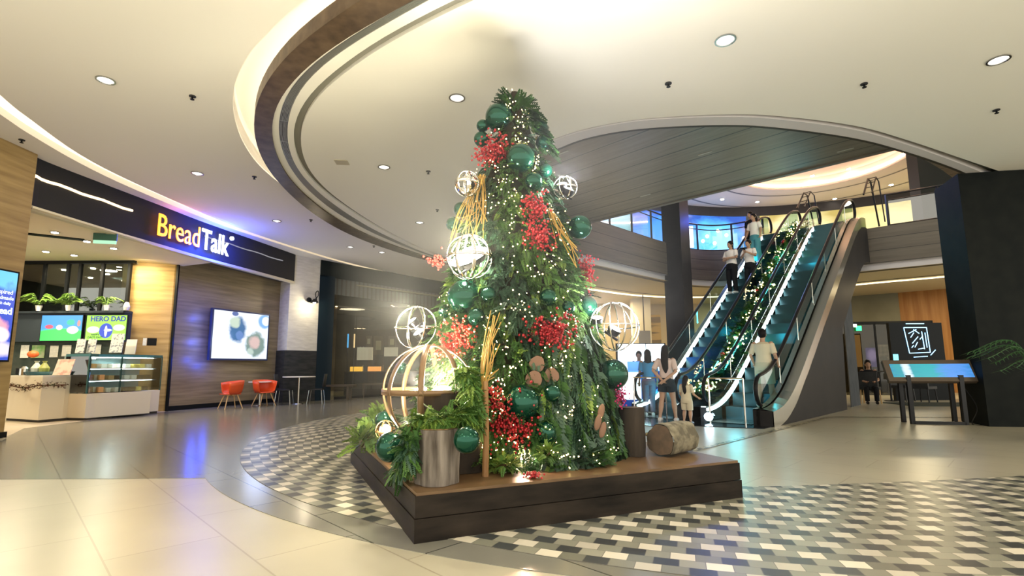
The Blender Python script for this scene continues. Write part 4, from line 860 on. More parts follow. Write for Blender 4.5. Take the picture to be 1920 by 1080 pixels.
def bough(name, label, pts, n, L, spread, m=(0, 1, 2), kind=0, parent_loc=None, down=.6, cat='foliage'):
    """loose greenery lying on the platform or over the logs"""
    o0 = Vector(pts[0]); t = thing(name, label, cat, tuple(o0)); F_ = Foliage(); sp = spline([Vector(p) - o0 for p in pts], 10)
    for i in range(n):
        k = R_.random() * (len(sp) - 1.01); a = sp[int(k)]; b = sp[int(k) + 1]; tn = (b - a).normalized()
        v = Vector((R_.uniform(-1, 1), R_.uniform(-1, 1), R_.uniform(-.3, 1))) * spread
        F_.add(a + (b - a) * (k % 1) + v * .5, tn * R_.uniform(-.3, 1) + v.normalized() + Vector((0, 0, -down * R_.random())), L * R_.uniform(.6, 1.1), kind, R_.choice(m))
    F_.build('foliage', t); q = MB(); q.tube(sp, .008, 5); q.build('stem', mat('stem brown', (.05, .03, .015), .8) if 'stem brown' not in bpy.data.materials else bpy.data.materials['stem brown'], t); return t
BM = lambda n: bpy.data.materials[n]
bough('evergreen_bough', 'bright green leafy bough at the left corner of the platform', [Y(678, 838, 5.25), Y(692, 820, 5.35), Y(706, 798, 5.5), Y(720, 782, 5.6)], 130, .17, .13, (3, 1, 3), 1, down=.3)
bough('evergreen_bough', 'drooping dark bough beside the front log stump, over the platform edge', [Y(772, 800, 3.80), Y(766, 835, 3.72), Y(760, 868, 3.72), Z(750, 890, .35)], 130, .13, .05, (1, 0, 2), 0, down=1.6)
bough('evergreen_bough', 'thick green garland draped over the top of the big trunk section', [Y(772, 792, 3.92), Y(815, 790, 3.86), Y(860, 782, 3.88), Y(895, 770, 3.98)], 260, .13, .07, (1, 3, 1), 0, down=1.5)
bough('evergreen_bough', 'garland hanging down between the wire lantern and the willow twigs', [Y(868, 690, 4.22), Y(878, 720, 4.12), Y(884, 760, 4.02), Y(890, 800, 4.0)], 200, .14, .07, (1, 3), 0, down=1.5)
bough('evergreen_bough', 'dark flat leaved bough lying on the platform at the foot of the tree', [Z(1040, 872, .33), Z(1075, 872, .34), Z(1105, 868, .34)], 46, .24, .07, (0, 2), 1, down=.2)
bough('moss_bush', 'small fine leaved yellow green bush right of the red floor lamp', [Z(1012, 872, .34), Z(1022, 858, .42), Z(1030, 850, .5)], 120, .08, .09, (3, 1), 0, down=0)
bough('moss_bush', 'small fine leaved yellow green bush left of the red floor lamp', [Z(922, 878, .34), Z(945, 872, .40), Z(962, 876, .36)], 120, .08, .07, (3, 1), 0, down=0)
# ---------------- baubles
BG = mat('green bauble', (.002, .060, .034), .14, .6, coat=.2); BCAP = mat('bauble cap', (.5, .42, .2), .3, 1)
def bauble(x, y, rpx, label, off=.02, dep=None, grp='green baubles on the tree'):
    p = on_tree(x, y, off) if dep is None else Y(x, y, dep)
    R = rpx / FPX * (p - CP).dot(fw) * .97
    if p.z - R < PH + .003: p = Z(x, y, PH + R) if dep is None else Vector((p.x, p.y, PH + R))
    q = MB(); q.sphere((0, 0, 0), R, 32, 20); o = q.build('bauble', BG, None, T(p), smooth=True); tag(o, label, 'bauble', grp)
    out = Vector((TA.x - p.x, TA.y - p.y, .25)).normalized(); q = MB(); q.cyl(out * R * .97, out * (R + .02), .018, n=8); q.build('cap', BCAP, o); return o
BL = [(936, 220, 27, 'big glossy green bauble at the top of the tree, left of the tip'), (905, 236, 12, 'small green bauble just left of the topmost big one'), (903, 261, 15, 'mid size green bauble below left of the topmost big one'),
 (976, 296, 28, 'big glossy green bauble in front of the highest red berries'), (1014, 240, 14, 'small green bauble high on the right edge, upper of a touching pair'), (1020, 268, 16, 'green bauble high on the right edge, lower of a touching pair'),
 (1022, 320, 14, 'small pale green bauble left of the high right lamps'), (1001, 340, 17, 'green bauble between the big one and the long berry cluster'), (865, 393, 15, 'small dark green bauble on the left edge below the silver band ball'), (850, 420, 14, 'small green bauble on the left edge above the big lit lantern'),
 (1087, 426, 23, 'big green bauble on the right edge below the high lamps'), (871, 556, 33, 'large bauble directly under the big lit lantern'), (916, 553, 16, 'small green bauble right of the one under the big lantern'), (1028, 558, 17, 'green bauble in the middle of the tree above the right berries'),
 (1065, 577, 14, 'small green bauble left of a larger one by the right lantern'), (1101, 575, 20, 'green bauble touching the top of the right wire lantern'), (836, 584, 14, 'small green bauble on the left edge above the left berries'), (866, 577, 9, 'tiny bright green bauble under the large one below the big lantern'), (893, 594, 17, 'blue green bauble above the left berry cluster'),
 (980, 755, 34, 'largest low bauble, dark green, above the lamp lit berries'), (1035, 737, 17, 'green bauble right of the largest low one'), (1022, 811, 21, 'green bauble between the lamp lit berries and the fir fronds')]
for x, y, r, l in BL: bauble(x, y, r, l)
bauble(1150, 702, 29, 'large dark blue green bauble under the right wire lantern', dep=4.95)
bauble(752, 690, 12, 'pale green bauble seen through the left ring of the wire lantern', dep=5.2)
bauble(912, 850, 8, 'tiny green bauble beside the foot of the wooden post', dep=4.25)
bauble(733, 838, 29, 'big green bauble resting on the left of the platform', dep=4.25, grp='green baubles on the platform')
bauble(719, 787, 16, 'green bauble behind the small lit lantern on the platform', dep=4.75, grp='green baubles on the platform')
bauble(875, 825, 26, 'green bauble hanging in front of the big trunk section', dep=3.62, grp='green baubles on the platform')
bauble(1228, 817, 14, 'green bauble behind the lying log', dep=5.35, grp='green baubles on the platform')
# ---------------- red berry clusters
BERRY = mat('red berry', (.36, .008, .014), .28, coat=.3); BSTEM = mat('berry twig', (.16, .02, .015), .6)
def unit_ball(nu=6, nv=4):
    m = MB(); m.sphere((0, 0, 0), 1, nu, nv); q = [f if len(f) == 4 else (f[0], f[1], f[2], f[2]) for f in m.f]
    v = np.array([tuple(a) for a in m.v]); tris = []
    for f in m.f: tris += [(f[0], f[1], f[2])] + ([(f[0], f[2], f[3])] if len(f) == 4 else [])
    return v, np.array(tris)
BALL = unit_ball()
def balls(name, pts, rad, m, parent):
    v, f = BALL; P = np.array(pts); n = len(P); rr = np.broadcast_to(np.asarray(rad), (n,))
    V = (v[None] * rr[:, None, None] + P[:, None, :]).reshape(-1, 3); Fq = (f[None] + (np.arange(n) * len(v))[:, None, None]).reshape(-1, 3)
    o = np_mesh(name, V, Fq, m, parent); o.data.polygons.foreach_set('use_smooth', [True] * len(o.data.polygons)); return o
def berries(x, y, rx, ry, n, label, dep=None, br=.0125, tilt=0.0, m=BERRY, nst=10):
    c = on_tree(x, y, .04) if dep is None else Y(x, y, dep); k = (c - CP).dot(fw) / FPX; rx *= k; ry *= k
    t = thing('berry_cluster', label, 'berries', tuple(c), group='red berry clusters'); pts = []; st = MB(); cols = []
    for i in range(nst):
        a = 2 * PI * i / nst + R_.random(); e = R_.uniform(.35, 1); cx_, cz_ = rx * e * math.cos(a), ry * e * math.sin(a)
        cx_, cz_ = cx_ * math.cos(tilt) - cz_ * math.sin(tilt), cx_ * math.sin(tilt) + cz_ * math.cos(tilt)
        e_ = Vector((cx_, -.03 - .07 * R_.random() * (1.2 - e), cz_)); st.tube([Vector((0, .09, -.02)), e_ * .5 + Vector((0, .02, 0)), e_], [.004, .003, .002], 4); cols.append(e_)
    for i in range(n):
        e_ = cols[i % nst]; q = R_.random(); b = Vector((0, .06, 0)) * (1 - q) + e_ * q
        pts.append(b + Vector((R_.gauss(0, .36 * rx), R_.gauss(0, .022) - .015, R_.gauss(0, .30 * ry))) * (.5 + .5 * q))
    st.build('stem', BSTEM, t); o = balls('berries', pts, np.array([br * R_.uniform(.75, 1.15) for _ in pts]), m, t); o['kind'] = 'stuff'; return t
berries(925, 288, 40, 34, 420, 'highest red berry cluster, left of the big front bauble', tilt=.5)
berries(1001, 392, 26, 34, 300, 'red berries in the middle of the tree, top half of the long cluster')
berries(1012, 442, 30, 32, 340, 'red berries in the middle of the tree, bottom half of the long cluster')
berries(1098, 508, 18, 38, 240, 'red berry spray sticking out on the right edge against the balcony', dep=5.2)
berries(818, 492, 20, 16, 70, 'faint pink red berry spray on the left edge beside the big lit lantern', dep=5.2, m=mat('pale berry', (.62, .10, .08), .4))
berries(858, 640, 40, 44, 440, 'orange lit red berry cluster on the lower left of the tree', tilt=-.5, m=mat('orange lit berry', (.60, .035, .018), .28, coat=.3))  # orange lamp light put into this cluster's berry colour
berries(1030, 620, 46, 34, 460, 'wide red berry cluster on the right above the cut log ends')
berries(955, 795, 44, 56, 620, 'low red berry mass lit from below by the floor lamp', br=.0115, nst=14)
berries(925, 745, 22, 30, 110, 'sparse red berries right of the wooden post', br=.010)
berries(1163, 745, 14, 26, 90, 'small pinkish berry spray above the dark upright log', dep=4.85, br=.009, m=mat('pink berry', (.45, .02, .12), .4))
berries(997, 889, 24, 6, 90, 'fallen red berries lying in front of the floor lamp', dep=4.02, br=.009)
# ---------------- cut logs in the tree
BARK = mat('log bark', (.05, .04, .032), .85, c2=(.26, .225, .19), nscale=(16, 16, 2.2), ramp=(.3, .7), bump=.8)
BARKD = mat('log bark dark', (.022, .018, .015), .75, c2=(.05, .038, .028), nscale=(12, 12, 2.5), ramp=(.3, .7), bump=.6)
CUT = mat('cut log end', (.34, .20, .11), .7, c2=(.24, .14, .08), nscale=(18, 18, 18)); CUTD = mat('cut log end dark', (.12, .075, .045), .7, c2=(.07, .05, .03), nscale=(14, 14, 14))
def log(label, p0, p1, r, bark=BARK, cut=CUT, n=26, name='log', seed=1, grp=None):
    p0, p1 = Vector(p0), Vector(p1); t = thing(name, label, 'log', tuple(p0), group=grp); d = (p1 - p0); L = d.length; rr = random.Random(seed)
    rot = d.to_track_quat('Z', 'Y').to_matrix().to_4x4(); q = MB(); q.smooth = True; vs = []; K = 5
    jit = [1 + .05 * math.sin(3 * j * 2 * PI / n + seed) + .035 * math.sin(7 * j * 2 * PI / n + 2 * seed) for j in range(n)]
    for i in range(K + 1):
        for j in range(n): a = 2 * PI * j / n; k = r * jit[j] * (1 + .02 * math.sin(i * 2 + j)) * (.975 if i in (0, K) else 1); vs.append((k * math.cos(a), k * math.sin(a), L * i / K))
    q.add(vs, [(i * n + j, i * n + (j + 1) % n, (i + 1) * n + (j + 1) % n, (i + 1) * n + j) for i in range(K) for j in range(n)]); q.build('bark', bark, t, rot)
    for zz, s_ in ((-.002, -1), (L + .002, 1)):
        q = MB(); ring_ = [(r * jit[j] * .94 * math.cos(2 * PI * j / n), r * jit[j] * .94 * math.sin(2 * PI * j / n), zz) for j in range(n)]; q.add(ring_, [tuple(range(n)) if s_ > 0 else tuple(range(n))[::-1]]); q.build('cut_face', cut, t, rot)
    return t
CUT3 = mat('cut branch end', (.22, .12, .075), .7)
for x, y, r, l in ((1007, 682, 15.5, 'cut log end set into the tree, top one of three'), (1001, 711, 16.5, 'cut log end set into the tree, lower left of three'), (1034, 704, 15, 'cut log end set into the tree, right one of three')):
    p = on_tree(x, y, .05); k = r / FPX * p.y; d = (CP - p).normalized(); d.z *= .3; log(l, p - d * .02, p + Vector((-d.x, -d.y, 0)) * .25, k, BARKD, CUT3, 20, 'log_slice', x, 'cut log ends in the tree')
for x, y, l in ((1127, 772, 'thin oval wood slice hanging in the fir fronds, upper one'), (1121, 792, 'thin oval wood slice hanging in the fir fronds, middle one'), (1130, 806, 'thin oval wood slice hanging in the fir fronds, lowest one')):
    p = on_tree(x, y, .10); q = MB(); q.sphere((0, 0, 0), .07, 14, 8, sc=(.42, .2, 1)); tag(q.build('wood_slice', CUT3, None, T(p) @ Matrix.Rotation(.25, 4, 'Y'), True), l, 'wood slice', 'wood slices in the fir fronds')
# stumps on the platform
p = Z(813, 914, PH); c = Vector((p.x, p.y + .16, PH + .002)); log('grey upright log stump at the front corner of the platform', c, c + Vector((0, 0, .385)), .163, BARK, mat('warm cut end', (.45, .26, .13), .7, c2=(.36, .2, .1), nscale=(16, 16, 16)), 30, 'log_stump', 3)
p = Z(838, 893, PH); c = Vector((p.x + .0, p.y + .30, PH + .002)); log('wide dark upright trunk section behind the grey stump', c, c + Vector((0, 0, .62)), .30, BARKD, CUTD, 34, 'log_stump', 5)
p = Z(1194, 858, PH); c = Vector((p.x, p.y + .12, PH + .002)); log('narrow dark upright log on the right of the platform', c, c + Vector((0, 0, .44)), .118, BARKD, CUTD, 26, 'log_stump', 8)
a = Z(1245, 860, PH); b = Z(1286, 845, PH); a = Vector((a.x, a.y + .10, PH + .148)); log('thick log lying on its side at the right corner of the platform', a, a + Vector((.24, .22, 0)).normalized() * .46, .146, mat('mottled bark', (.10, .085, .055), .8, c2=(.24, .21, .14), nscale=(12, 12, 12), ramp=(.42, .62), bump=.6), CUTD, 30, 'lying_log', 9)
p = Z(910, 893, PH); q = MB(); q.tube([(0, 0, 0), (.005, 0, .35), (0, .02, .72)], [.026, .024, .02], 10); tag(q.build('wooden_post', mat('orange lit wood', (.32, .17, .06), .6, c2=(.22, .11, .04), nscale=(20, 20, 2)), None, T((p.x, p.y, PH))), 'slim upright wooden post in front of the tree under the willow twigs', 'post')
# willow twigs
WIL = mat('golden willow', (.42, .25, .05), .5)
def twigs(label, b, tps, n, sp=.03):
    b = Vector(b); t = thing('willow_twigs', label, 'twigs', tuple(b)); q = MB()
    for i in range(n):
        e = Vector(tps[i % len(tps)]) - b; m_ = e * .5 + Vector((R_.gauss(0, sp), R_.gauss(0, sp), R_.gauss(0, sp)))
        q.tube(spline([Vector((R_.gauss(0, sp * .4), R_.gauss(0, sp * .4), 0)), m_, e + Vector((R_.gauss(0, sp), R_.gauss(0, sp), R_.gauss(0, sp)))], 6), .0042, 4)
    q.build('twig_bundle', WIL, t)
twigs('tall golden willow twig bundle rising from the slim wooden post', Y(904, 735, 4.1), [Y(924, 590, 4.35), Y(918, 610, 4.35), Y(928, 640, 4.3), Y(930, 700, 4.2)], 18)
twigs('golden willow twigs fanning out below the silver band ball', on_tree(905, 330, .06), [on_tree(868, 430, .14), on_tree(885, 440, .14), on_tree(850, 445, .12), on_tree(900, 425, .12)], 22, .05)
twigs('golden willow twigs trailing down right of the long berry cluster', on_tree(1030, 390, .08), [on_tree(1072, 470, .10), on_tree(1085, 500, .12), on_tree(1050, 450, .1)], 12)
# ---------------- wire lanterns and floodlights
FL = emat('floodlight lens', (1, .93, .74), 60); FLC = emat('floodlight lens cool', (.95, .95, 1), 60)
WOODH = mat('lantern hoop', (.20, .12, .06), .35, .3); SILV = mat('silver band', (.8, .76, .70), .08, 1)
def lantern(label, c, R, m, nb=4, wid=.035, seed=0, sleeve=True):
    t = thing('wire_lantern', label, 'lantern', tuple(c), group='hooped ball lanterns'); rr = random.Random(seed)
    for i in range(nb):
        q = MB(); k = 48; vs = []
        for j in range(k):
            a = 2 * PI * j / k
            for w_, d_ in ((-wid / 2, 1), (wid / 2, 1), (wid / 2, .975), (-wid / 2, .975)): vs.append((R * d_ * math.cos(a), w_, R * d_ * math.sin(a)))
        fs = [(j * 4 + e, j * 4 + (e + 1) % 4, ((j + 1) % k) * 4 + (e + 1) % 4, ((j + 1) % k) * 4 + e) for j in range(k) for e in range(4)]
        q.smooth = True
        rot = Matrix.Rotation(PI * i / max(1, nb - (1 if sleeve else 0)) + seed * .3, 4, 'Z') if not (sleeve and i == nb - 1) else Matrix.Rotation(PI / 2, 4, 'X')
        q.add(vs, fs); q.build('hoop', m, t, Matrix.Rotation(rr.uniform(-.2, .2), 4, 'X') @ rot)
    return t
def flood(label, p, aim, r, power, col=(1, .90, .66), m=FL, spotw=2.4, pt=.35):
    p = Vector(p); rot = (Vector(aim) - p).to_track_quat('Z', 'Y').to_matrix().to_4x4(); t = thing('floodlight', label, 'floodlight', mtx=T(p) @ rot)
    q = MB(); q.tube([(0, 0, -.06), (0, 0, -.05), (0, 0, 0), (0, 0, .012)], [r * .5, r * .9, r * 1.12, r * 1.12], 18, cap=False); q.build('housing', DMETAL, t)
    q = MB(); q.sphere((0, 0, 0), r, 16, 8, sc=(1, 1, .5)); q.build('lens', m, t, smooth=True)
    q = MB(); q.box(-.012, .012, -r * 1.3, r * 1.3, -.08, -.06); q.build('bracket', DMETAL, t)
    d = rot.to_3x3() @ Vector((0, 0, 1)); l = lamp('flood_beam', 'POINT', tuple(p + d * .10), power * pt * 2.4, col, .05)
    l2 = lamp('flood_beam', 'SPOT', tuple(p + d * .08), power * 1.7, col, .04, tuple(aim), spot=spotw); return t
def L3(x, y, dep): return Y(x, y, dep)
LA = L3(880, 482, 4.55); LB = L3(780, 614, 4.75); LC_ = L3(804, 733, 4.45); LD = L3(1060, 352, 4.95); LE = L3(1152, 612, 4.85); LG = L3(722, 806, 4.55); LH = L3(876, 345, 4.85)
lantern('big glaring hooped lantern on the left of the tree at mid height', LA, .21, SILV, 5, .03, 1)
lantern('hooped lantern glowing on top of the large wooden hoop lantern', LB, .20, SILV, 5, .014, 2)
lantern('largest lantern of wooden hoops, standing behind the big trunk section', LC_, .395, WOODH, 5, .045, 0)
lantern('hooped lantern with two lamps high on the right of the tree', LD, .12, SILV, 4, .014, 3)
lantern('hooped lantern hanging out on the right of the tree over the dark bauble', LE, .235, SILV, 6, .012, 4)
lantern('small band lantern lying lit between two green baubles on the platform', LG, .085, mat('brass band', (.7, .45, .2), .2, .9), 4, .02, 5)
lantern('silver band ball on the left edge high up the tree', LH, .125, SILV, 4, .045, 6)
def off(p, x, y, z): return tuple(Vector(p) + Vector((x, y, z)))
flood('blinding floodlight inside the big lantern at mid height', off(LA, 0, .02, 0), off(LA, -.40, -.55, .9), .165, 95, (1, .92, .66))  # lens drawn oversized to imitate the lamp's glare
flood('upper lamp inside the lantern above the wooden hoops', off(LB, -.03, -.02, .05), off(LB, -.8, -.4, 1), .05, 44)
flood('lower lamp inside the lantern above the wooden hoops', off(LB, .03, 0, -.05), off(LB, -.5, -.5, .9), .05, 26)
flood('left lamp inside the largest wooden hoop lantern', off(LC_, -.06, -.08, 0), off(LC_, -.3, -.5, .9), .055, 26)
flood('right lamp inside the largest wooden hoop lantern', off(LC_, .12, -.08, 0), off(LC_, .0, -.5, 1.2), .08, 44)
flood('upper left lamp of the high right lantern', off(LD, -.035, 0, .03), off(LD, -.2, -.4, .9), .05, 12, (.95, .95, 1), FLC)
flood('lower right lamp of the high right lantern', off(LD, .03, 0, -.03), off(LD, .5, -.4, 1.2), .055, 16, (.95, .95, 1), FLC)
flood('left lamp of the right hand hooped lantern', off(LE, -.17, -.05, .07), off(LE, -.2, -.4, .9), .05, 14, (1, .95, .9), FLC)
flood('centre lamp of the right hand hooped lantern', off(LE, .0, 0, -.03), off(LE, .5, -.4, .9), .06, 16, (1, .95, .9), FLC)
flood('lamp inside the small band lantern on the platform', off(LG, 0, 0, 0), off(LG, .1, -1, .2), .045, 6, (1, .8, .5))
flood('lamp glinting in the silver band ball', off(LH, .03, .02, .04), off(LH, -.4, -1, .8), .028, 4)
p = Z(985, 881, PH); fb = thing('floor_lamp', 'bright floor spotlight at the foot of the tree in front of the red berries', 'floodlight', (p.x, p.y, PH))
q = MB(); q.box(-.09, .09, -.03, .05, .0, .06); q.build('housing', DMETAL, fb)
q = MB(); q.sphere((0, .0, .09), .08, 16, 8, sc=(1, .5, .55)); q.build('lens', emat('floor lamp lens', (1, .85, .75), 120), fb)
lamp('floor_beam', 'POINT', (p.x, p.y - .03, PH + .15), 75, (1, .60, .38), .04)
lamp('floor_beam', 'SPOT', (p.x, p.y + .03, PH + .12), 90, (1, .70, .45), .03, (TA.x, TA.y - .3, 2.6), spot=1.6)
# ---------------- fairy lights
FB = emat('fairy bulb', (1, .70, .25), 16, 'NONE')
ft = thing('fairy_lights', 'string of tiny warm fairy lights wound all over the Christmas tree', 'fairy lights', (0, 0, 0)); pts = []
wire = MB()
def strand(pxs, per, off_=.07, jit=7):
    sp = spline([Vector((x, y, 0)) for x, y in pxs], 8); w = []
    for k in range(len(sp) - 1):
        for j in range(per):
            q = sp[k] + (sp[k + 1] - sp[k]) * (j / per); x = q.x + R_.gauss(0, jit); y = q.y + R_.gauss(0, jit); P_ = on_tree(x, y, off_ + R_.uniform(-.03, .03)); w.append(P_); (pts.append(tuple(P_)) if R_.random() < .72 else None)
    for k in range(0, len(w) - 1, 1):
        if (w[k] - w[k + 1]).length < .35: wire.tube([w[k], w[k + 1]], .0018, 3, cap=False)
strand([(964, 172), (950, 190), (975, 200), (985, 215), (976, 235), (978, 250), (960, 262), (975, 270)], 1, .05, 6)
strand([(950, 195), (968, 235), (985, 260), (965, 285)], 1, .05, 8)
strand([(935, 258), (925, 300), (940, 312), (932, 335), (955, 340), (960, 365), (915, 370), (925, 395)], 1, .07, 9)
strand([(1008, 292), (1008, 305), (1000, 322)], 1, .07, 2)
strand([(915, 400), (985, 360), (960, 420), (985, 400), (955, 465), (985, 485), (1030, 490), (1020, 505), (1000, 520), (990, 560), (965, 560)], 1, .08, 12)
strand([(1020, 360), (1030, 400), (1050, 410), (1060, 445), (1045, 460), (1065, 545), (1075, 585), (1080, 640), (1065, 680)], 1, .08, 9)
strand([(925, 590), (905, 620), (935, 640), (955, 655), (950, 580), (995, 590), (1070, 610), (1030, 650), (1050, 680), (1035, 670)], 1, .08, 8)
strand([(925, 700), (935, 720), (940, 745), (930, 770), (950, 700), (975, 690), (920, 730), (1048, 765), (1070, 765), (1060, 785)], 1, .08, 7)
strand([(1120, 735), (1130, 790), (1145, 845), (1120, 858), (1065, 855)], 1, .09, 9)
strand([(835, 540), (832, 575), (840, 600), (870, 600), (895, 640), (905, 680)], 1, .08, 7)
strand([(945, 795), (960, 830), (915, 820), (925, 850), (1045, 850), (1065, 868), (1025, 790)], 1, .08, 8)
for i in range(60):
    z = 4.1 - 3.7 * math.sqrt(R_.random()); a = R_.uniform(-PI * 1.02, .1); w = Vector((TA.x, TA.y, PH)) + surf(z, a, .06); pts.append(tuple(w))
tag(wire.build('bulb_wire', DMETAL, ft), kind='stuff')  # electric wire joining the fairy bulbs, in short pieces
o = balls('bulbs', pts, np.array([.0056 * R_.uniform(.6, 1.25) for _ in pts]), FB, ft); o['kind'] = 'stuff'
# ================================================================== ESCALATORS
SL = .711; UB = 11.25; ZT = 5.8; UT = UB + ZT / SL
def g(u):          # nosing line height with eased ends
    def soft(x, k=.35): return k * math.log1p(math.exp(x / k)) if x < 8 * k else x
    return SL * (soft(u - UB) - soft(u - UT))
def path(u0, u1, v, dz, n=34): return [UV(u, v, g(u) + dz) for u in np.linspace(u0, u1, n)]
STEP = mat('escalator tread', (.015, .03, .035), .4, .5); RISER = mat('escalator riser', (.02, .055, .065), .35, .6)
RUB = mat('black handrail', (.015, .015, .017), .3); STRIP = emat('skirt light', (.80, .95, .95), 6.5); TEAL = emat('comb teal', (.05, .75, .85), 1.3)
STEEL = mat('deck steel', (.50, .50, .45), .22, 1); CLAD = mat('cladding charcoal', (.018, .018, .02), .5, c2=(.03, .028, .028), nscale=(1, 1, 1))
def escalator(v0, v1, label, outer=False):
    t = thing('escalator', label, 'escalator', tuple(UV(9.6, (v0 + v1) / 2)), group='pair of escalators'); inv = T(-UV(9.6, (v0 + v1) / 2))
    N = lambda nm, q, m, sm=False: q.build(nm, m, t, inv, sm)
    w0, w1 = v0 + .10, v1 - .10
    n = 21; rise = ZT / n; run = rise / SL
    for i in range(n):
        u = UB + i * run; z = i * rise; q = MB(); A = [UV(u, w0, z), UV(u, w1, z), UV(u, w1, z + rise), UV(u, w0, z + rise), UV(u + run, w0, z + rise), UV(u + run, w1, z + rise)]
        q.cm = 1; q.add(A, [(0, 1, 2, 3)]); q.cm = 0; q.add(A, [(3, 2, 5, 4)]); q.build('step', [STEP, RISER], t, inv)
    q = MB(); q.add([UV(10.4, w0, .02), UV(10.4, w1, .02), UV(UB, w1, .02), UV(UB, w0, .02)], [(0, 1, 2, 3)]); N('landing_plate', q, STEEL); q = MB(); q.add([UV(UT, w0, ZT + .01), UV(UT, w1, ZT + .01), UV(20.6, w1, ZT + .01), UV(20.6, w0, ZT + .01)], [(0, 1, 2, 3)]); N('landing_plate', q, STEEL)
    for sd, v in ((-1, v0), (1, v1)):
        lo, hi = path(10.75, 20.0, v, .30), path(10.75, 20.0, v, .92)
        q = MB(); q.strip(lo, hi); N('glass_panel', q, GLASST)
        q = MB()
        for k in range(4, 34, 5): q.cyl(lo[k], hi[k], .010, n=5)
        N('glass_joint', q, STEEL)
        q = MB(); q.smooth = True; a0 = [UV(10.75 - .31 * math.sin(a), v, g(10.75) + .61 + .31 * math.cos(a)) for a in np.linspace(PI * .9, 0, 9)]
        a1 = [UV(20.0 + .31 * math.sin(a), v, g(20.0) + .61 + .31 * math.cos(a)) for a in np.linspace(0, PI * .9, 9)]
        q.tube(a0[:-1] + path(10.75, 20.0, v, .92, 40) + a1[1:], .035, 8, flat=1.3); N('handrail', q, RUB)
        # skirt and deck
        q = MB(); q.strip(path(10.4, 20.3, v - .055, -.35), path(10.4, 20.3, v - .055, .30)); q.strip(path(10.4, 20.3, v + .055, -.35), path(10.4, 20.3, v + .055, .30)); q.strip(path(10.4, 20.3, v - .055, .30), path(10.4, 20.3, v + .055, .30)); N('skirt', q, STEEL)
        if sd == -1: q = MB(); q.tube(path(10.5, 19.9, v + .075, .22, 50), .032, 6); q.build('skirt_light', STRIP, t, inv)
        else: q = MB(); q.tube(path(10.6, 19.6, v - .075, .20, 50), .010, 5); q.build('skirt_light', emat('skirt teal', (.1, .6, .65), 1.2) if 'skirt teal' not in bpy.data.materials else bpy.data.materials['skirt teal'], t, inv)
    # truss and cladding
    us = np.linspace(10.4, 20.3, 40); under = lambda u: max(0.0, g(u) - 1.25) if u > 15.9 else 0.0
    q = MB()
    for v in ((v0 - .07), (v1 + .07)):
        q.strip([UV(u, v, 0.0 if u <= 15.9 else g(u) - 1.25) for u in us], [UV(u, v, g(u) + .29) for u in us])
    q.strip([UV(u, v0 - .07, g(u) - 1.25) for u in us if u > 15.9], [UV(u, v1 + .07, g(u) - 1.25) for u in us if u > 15.9])
    q.add([UV(15.95, v0 - .07, 0), UV(15.95, v1 + .07, 0), UV(15.95, v1 + .07, g(15.9) - 1.2), UV(15.95, v0 - .07, g(15.9) - 1.2)], [(0, 1, 2, 3)])
    q.add([UV(10.4, v0 - .07, 0), UV(10.4, v0 + .06, 0), UV(10.4, v0 + .06, .3), UV(10.4, v0 - .07, .3)], [(0, 1, 2, 3)]); q.add([UV(10.4, v1 - .06, 0), UV(10.4, v1 + .07, 0), UV(10.4, v1 + .07, .3), UV(10.4, v1 - .06, .3)], [(0, 1, 2, 3)])
    N('truss_cladding', q, CLAD)
    if outer:
        q = MB(); q.strip(path(10.45, 20.2, v1 + .10, .30), path(10.45, 20.2, v1 + .30, .26)); q.strip(path(10.45, 20.2, v1 + .30, .26), path(10.45, 20.2, v1 + .30, -.08)); N('outer_deck', q, STEEL)
        q = MB(); q.strip([UV(u, v1 + .30, 0.0 if u <= 15.9 else g(u) - 1.25) for u in us], [UV(u, v1 + .30, g(u) - .06) for u in us])
        q.add([UV(10.4, v1, 0), UV(10.4, v1 + .3, 0), UV(10.4, v1 + .3, .3), UV(10.4, v1, .3)], [(0, 1, 2, 3)]); N('outer_cladding', q, CLAD)
    return t
escalator(-6.6, -5.58, 'left escalator with two people riding near its middle, descending from the upper floor')
escalator(-4.95, -3.90, 'right escalator with dark outer cladding and a man in white at its foot', True)
for u, v, p in ((10.6, -4.4, 7), (13.2, -4.4, 9), (16.5, -4.4, 9), (10.8, -6.1, 7), (13.5, -6.1, 8), (17, -6.1, 8)):
    lamp('escalator_glow', 'POINT', tuple(UV(u, v, g(u) + .5)), p, (.06, .65, .80), .15)
# decorated slope between the escalators
t = thing('garland_slope', 'slope between the escalators filled with evergreen garlands and baubles', 'garland', tuple(UV(10.2, -5.08, .2))); o0 = UV(10.2, -5.08, .2)
F_ = Foliage()
for i in range(1500):
    u = R_.uniform(10.7, 19.4); v = R_.uniform(-5.50, -5.02); p = UV(u, v, g(u) + .34 + R_.uniform(0, .12)) - o0
    F_.add(p, Vector((R_.uniform(-1, 1) - .3, R_.uniform(-1, 1) - .5, R_.uniform(.1, .9))), R_.uniform(.14, .26), 0, R_.choice((0, 1, 0, 2)))
F_.build('foliage', t)
q = MB(); q.strip([p - o0 for p in path(10.6, 19.6, -5.51, .25)], [p - o0 for p in path(10.6, 19.6, -5.03, .25)]); q.build('bed', DARK, t)
pts = []; cl = []
for k in range(70):
    u = R_.uniform(10.8, 19.3); v = R_.uniform(-5.48, -5.04)
    for j in range(R_.randint(2, 7)): uu = u + R_.gauss(0, .10); pts.append(tuple(UV(uu, v + R_.gauss(0, .05), g(uu) + .50 + R_.uniform(0, .08))))
ft2 = thing('fairy_lights', 'clusters of golden fairy lights on the slope between the escalators', 'fairy lights', (0, 0, 0)); o = balls('bulbs', pts, .019, emat('slope bulb', (1, .80, .32), 11, 'NONE'), ft2); o['kind'] = 'stuff'
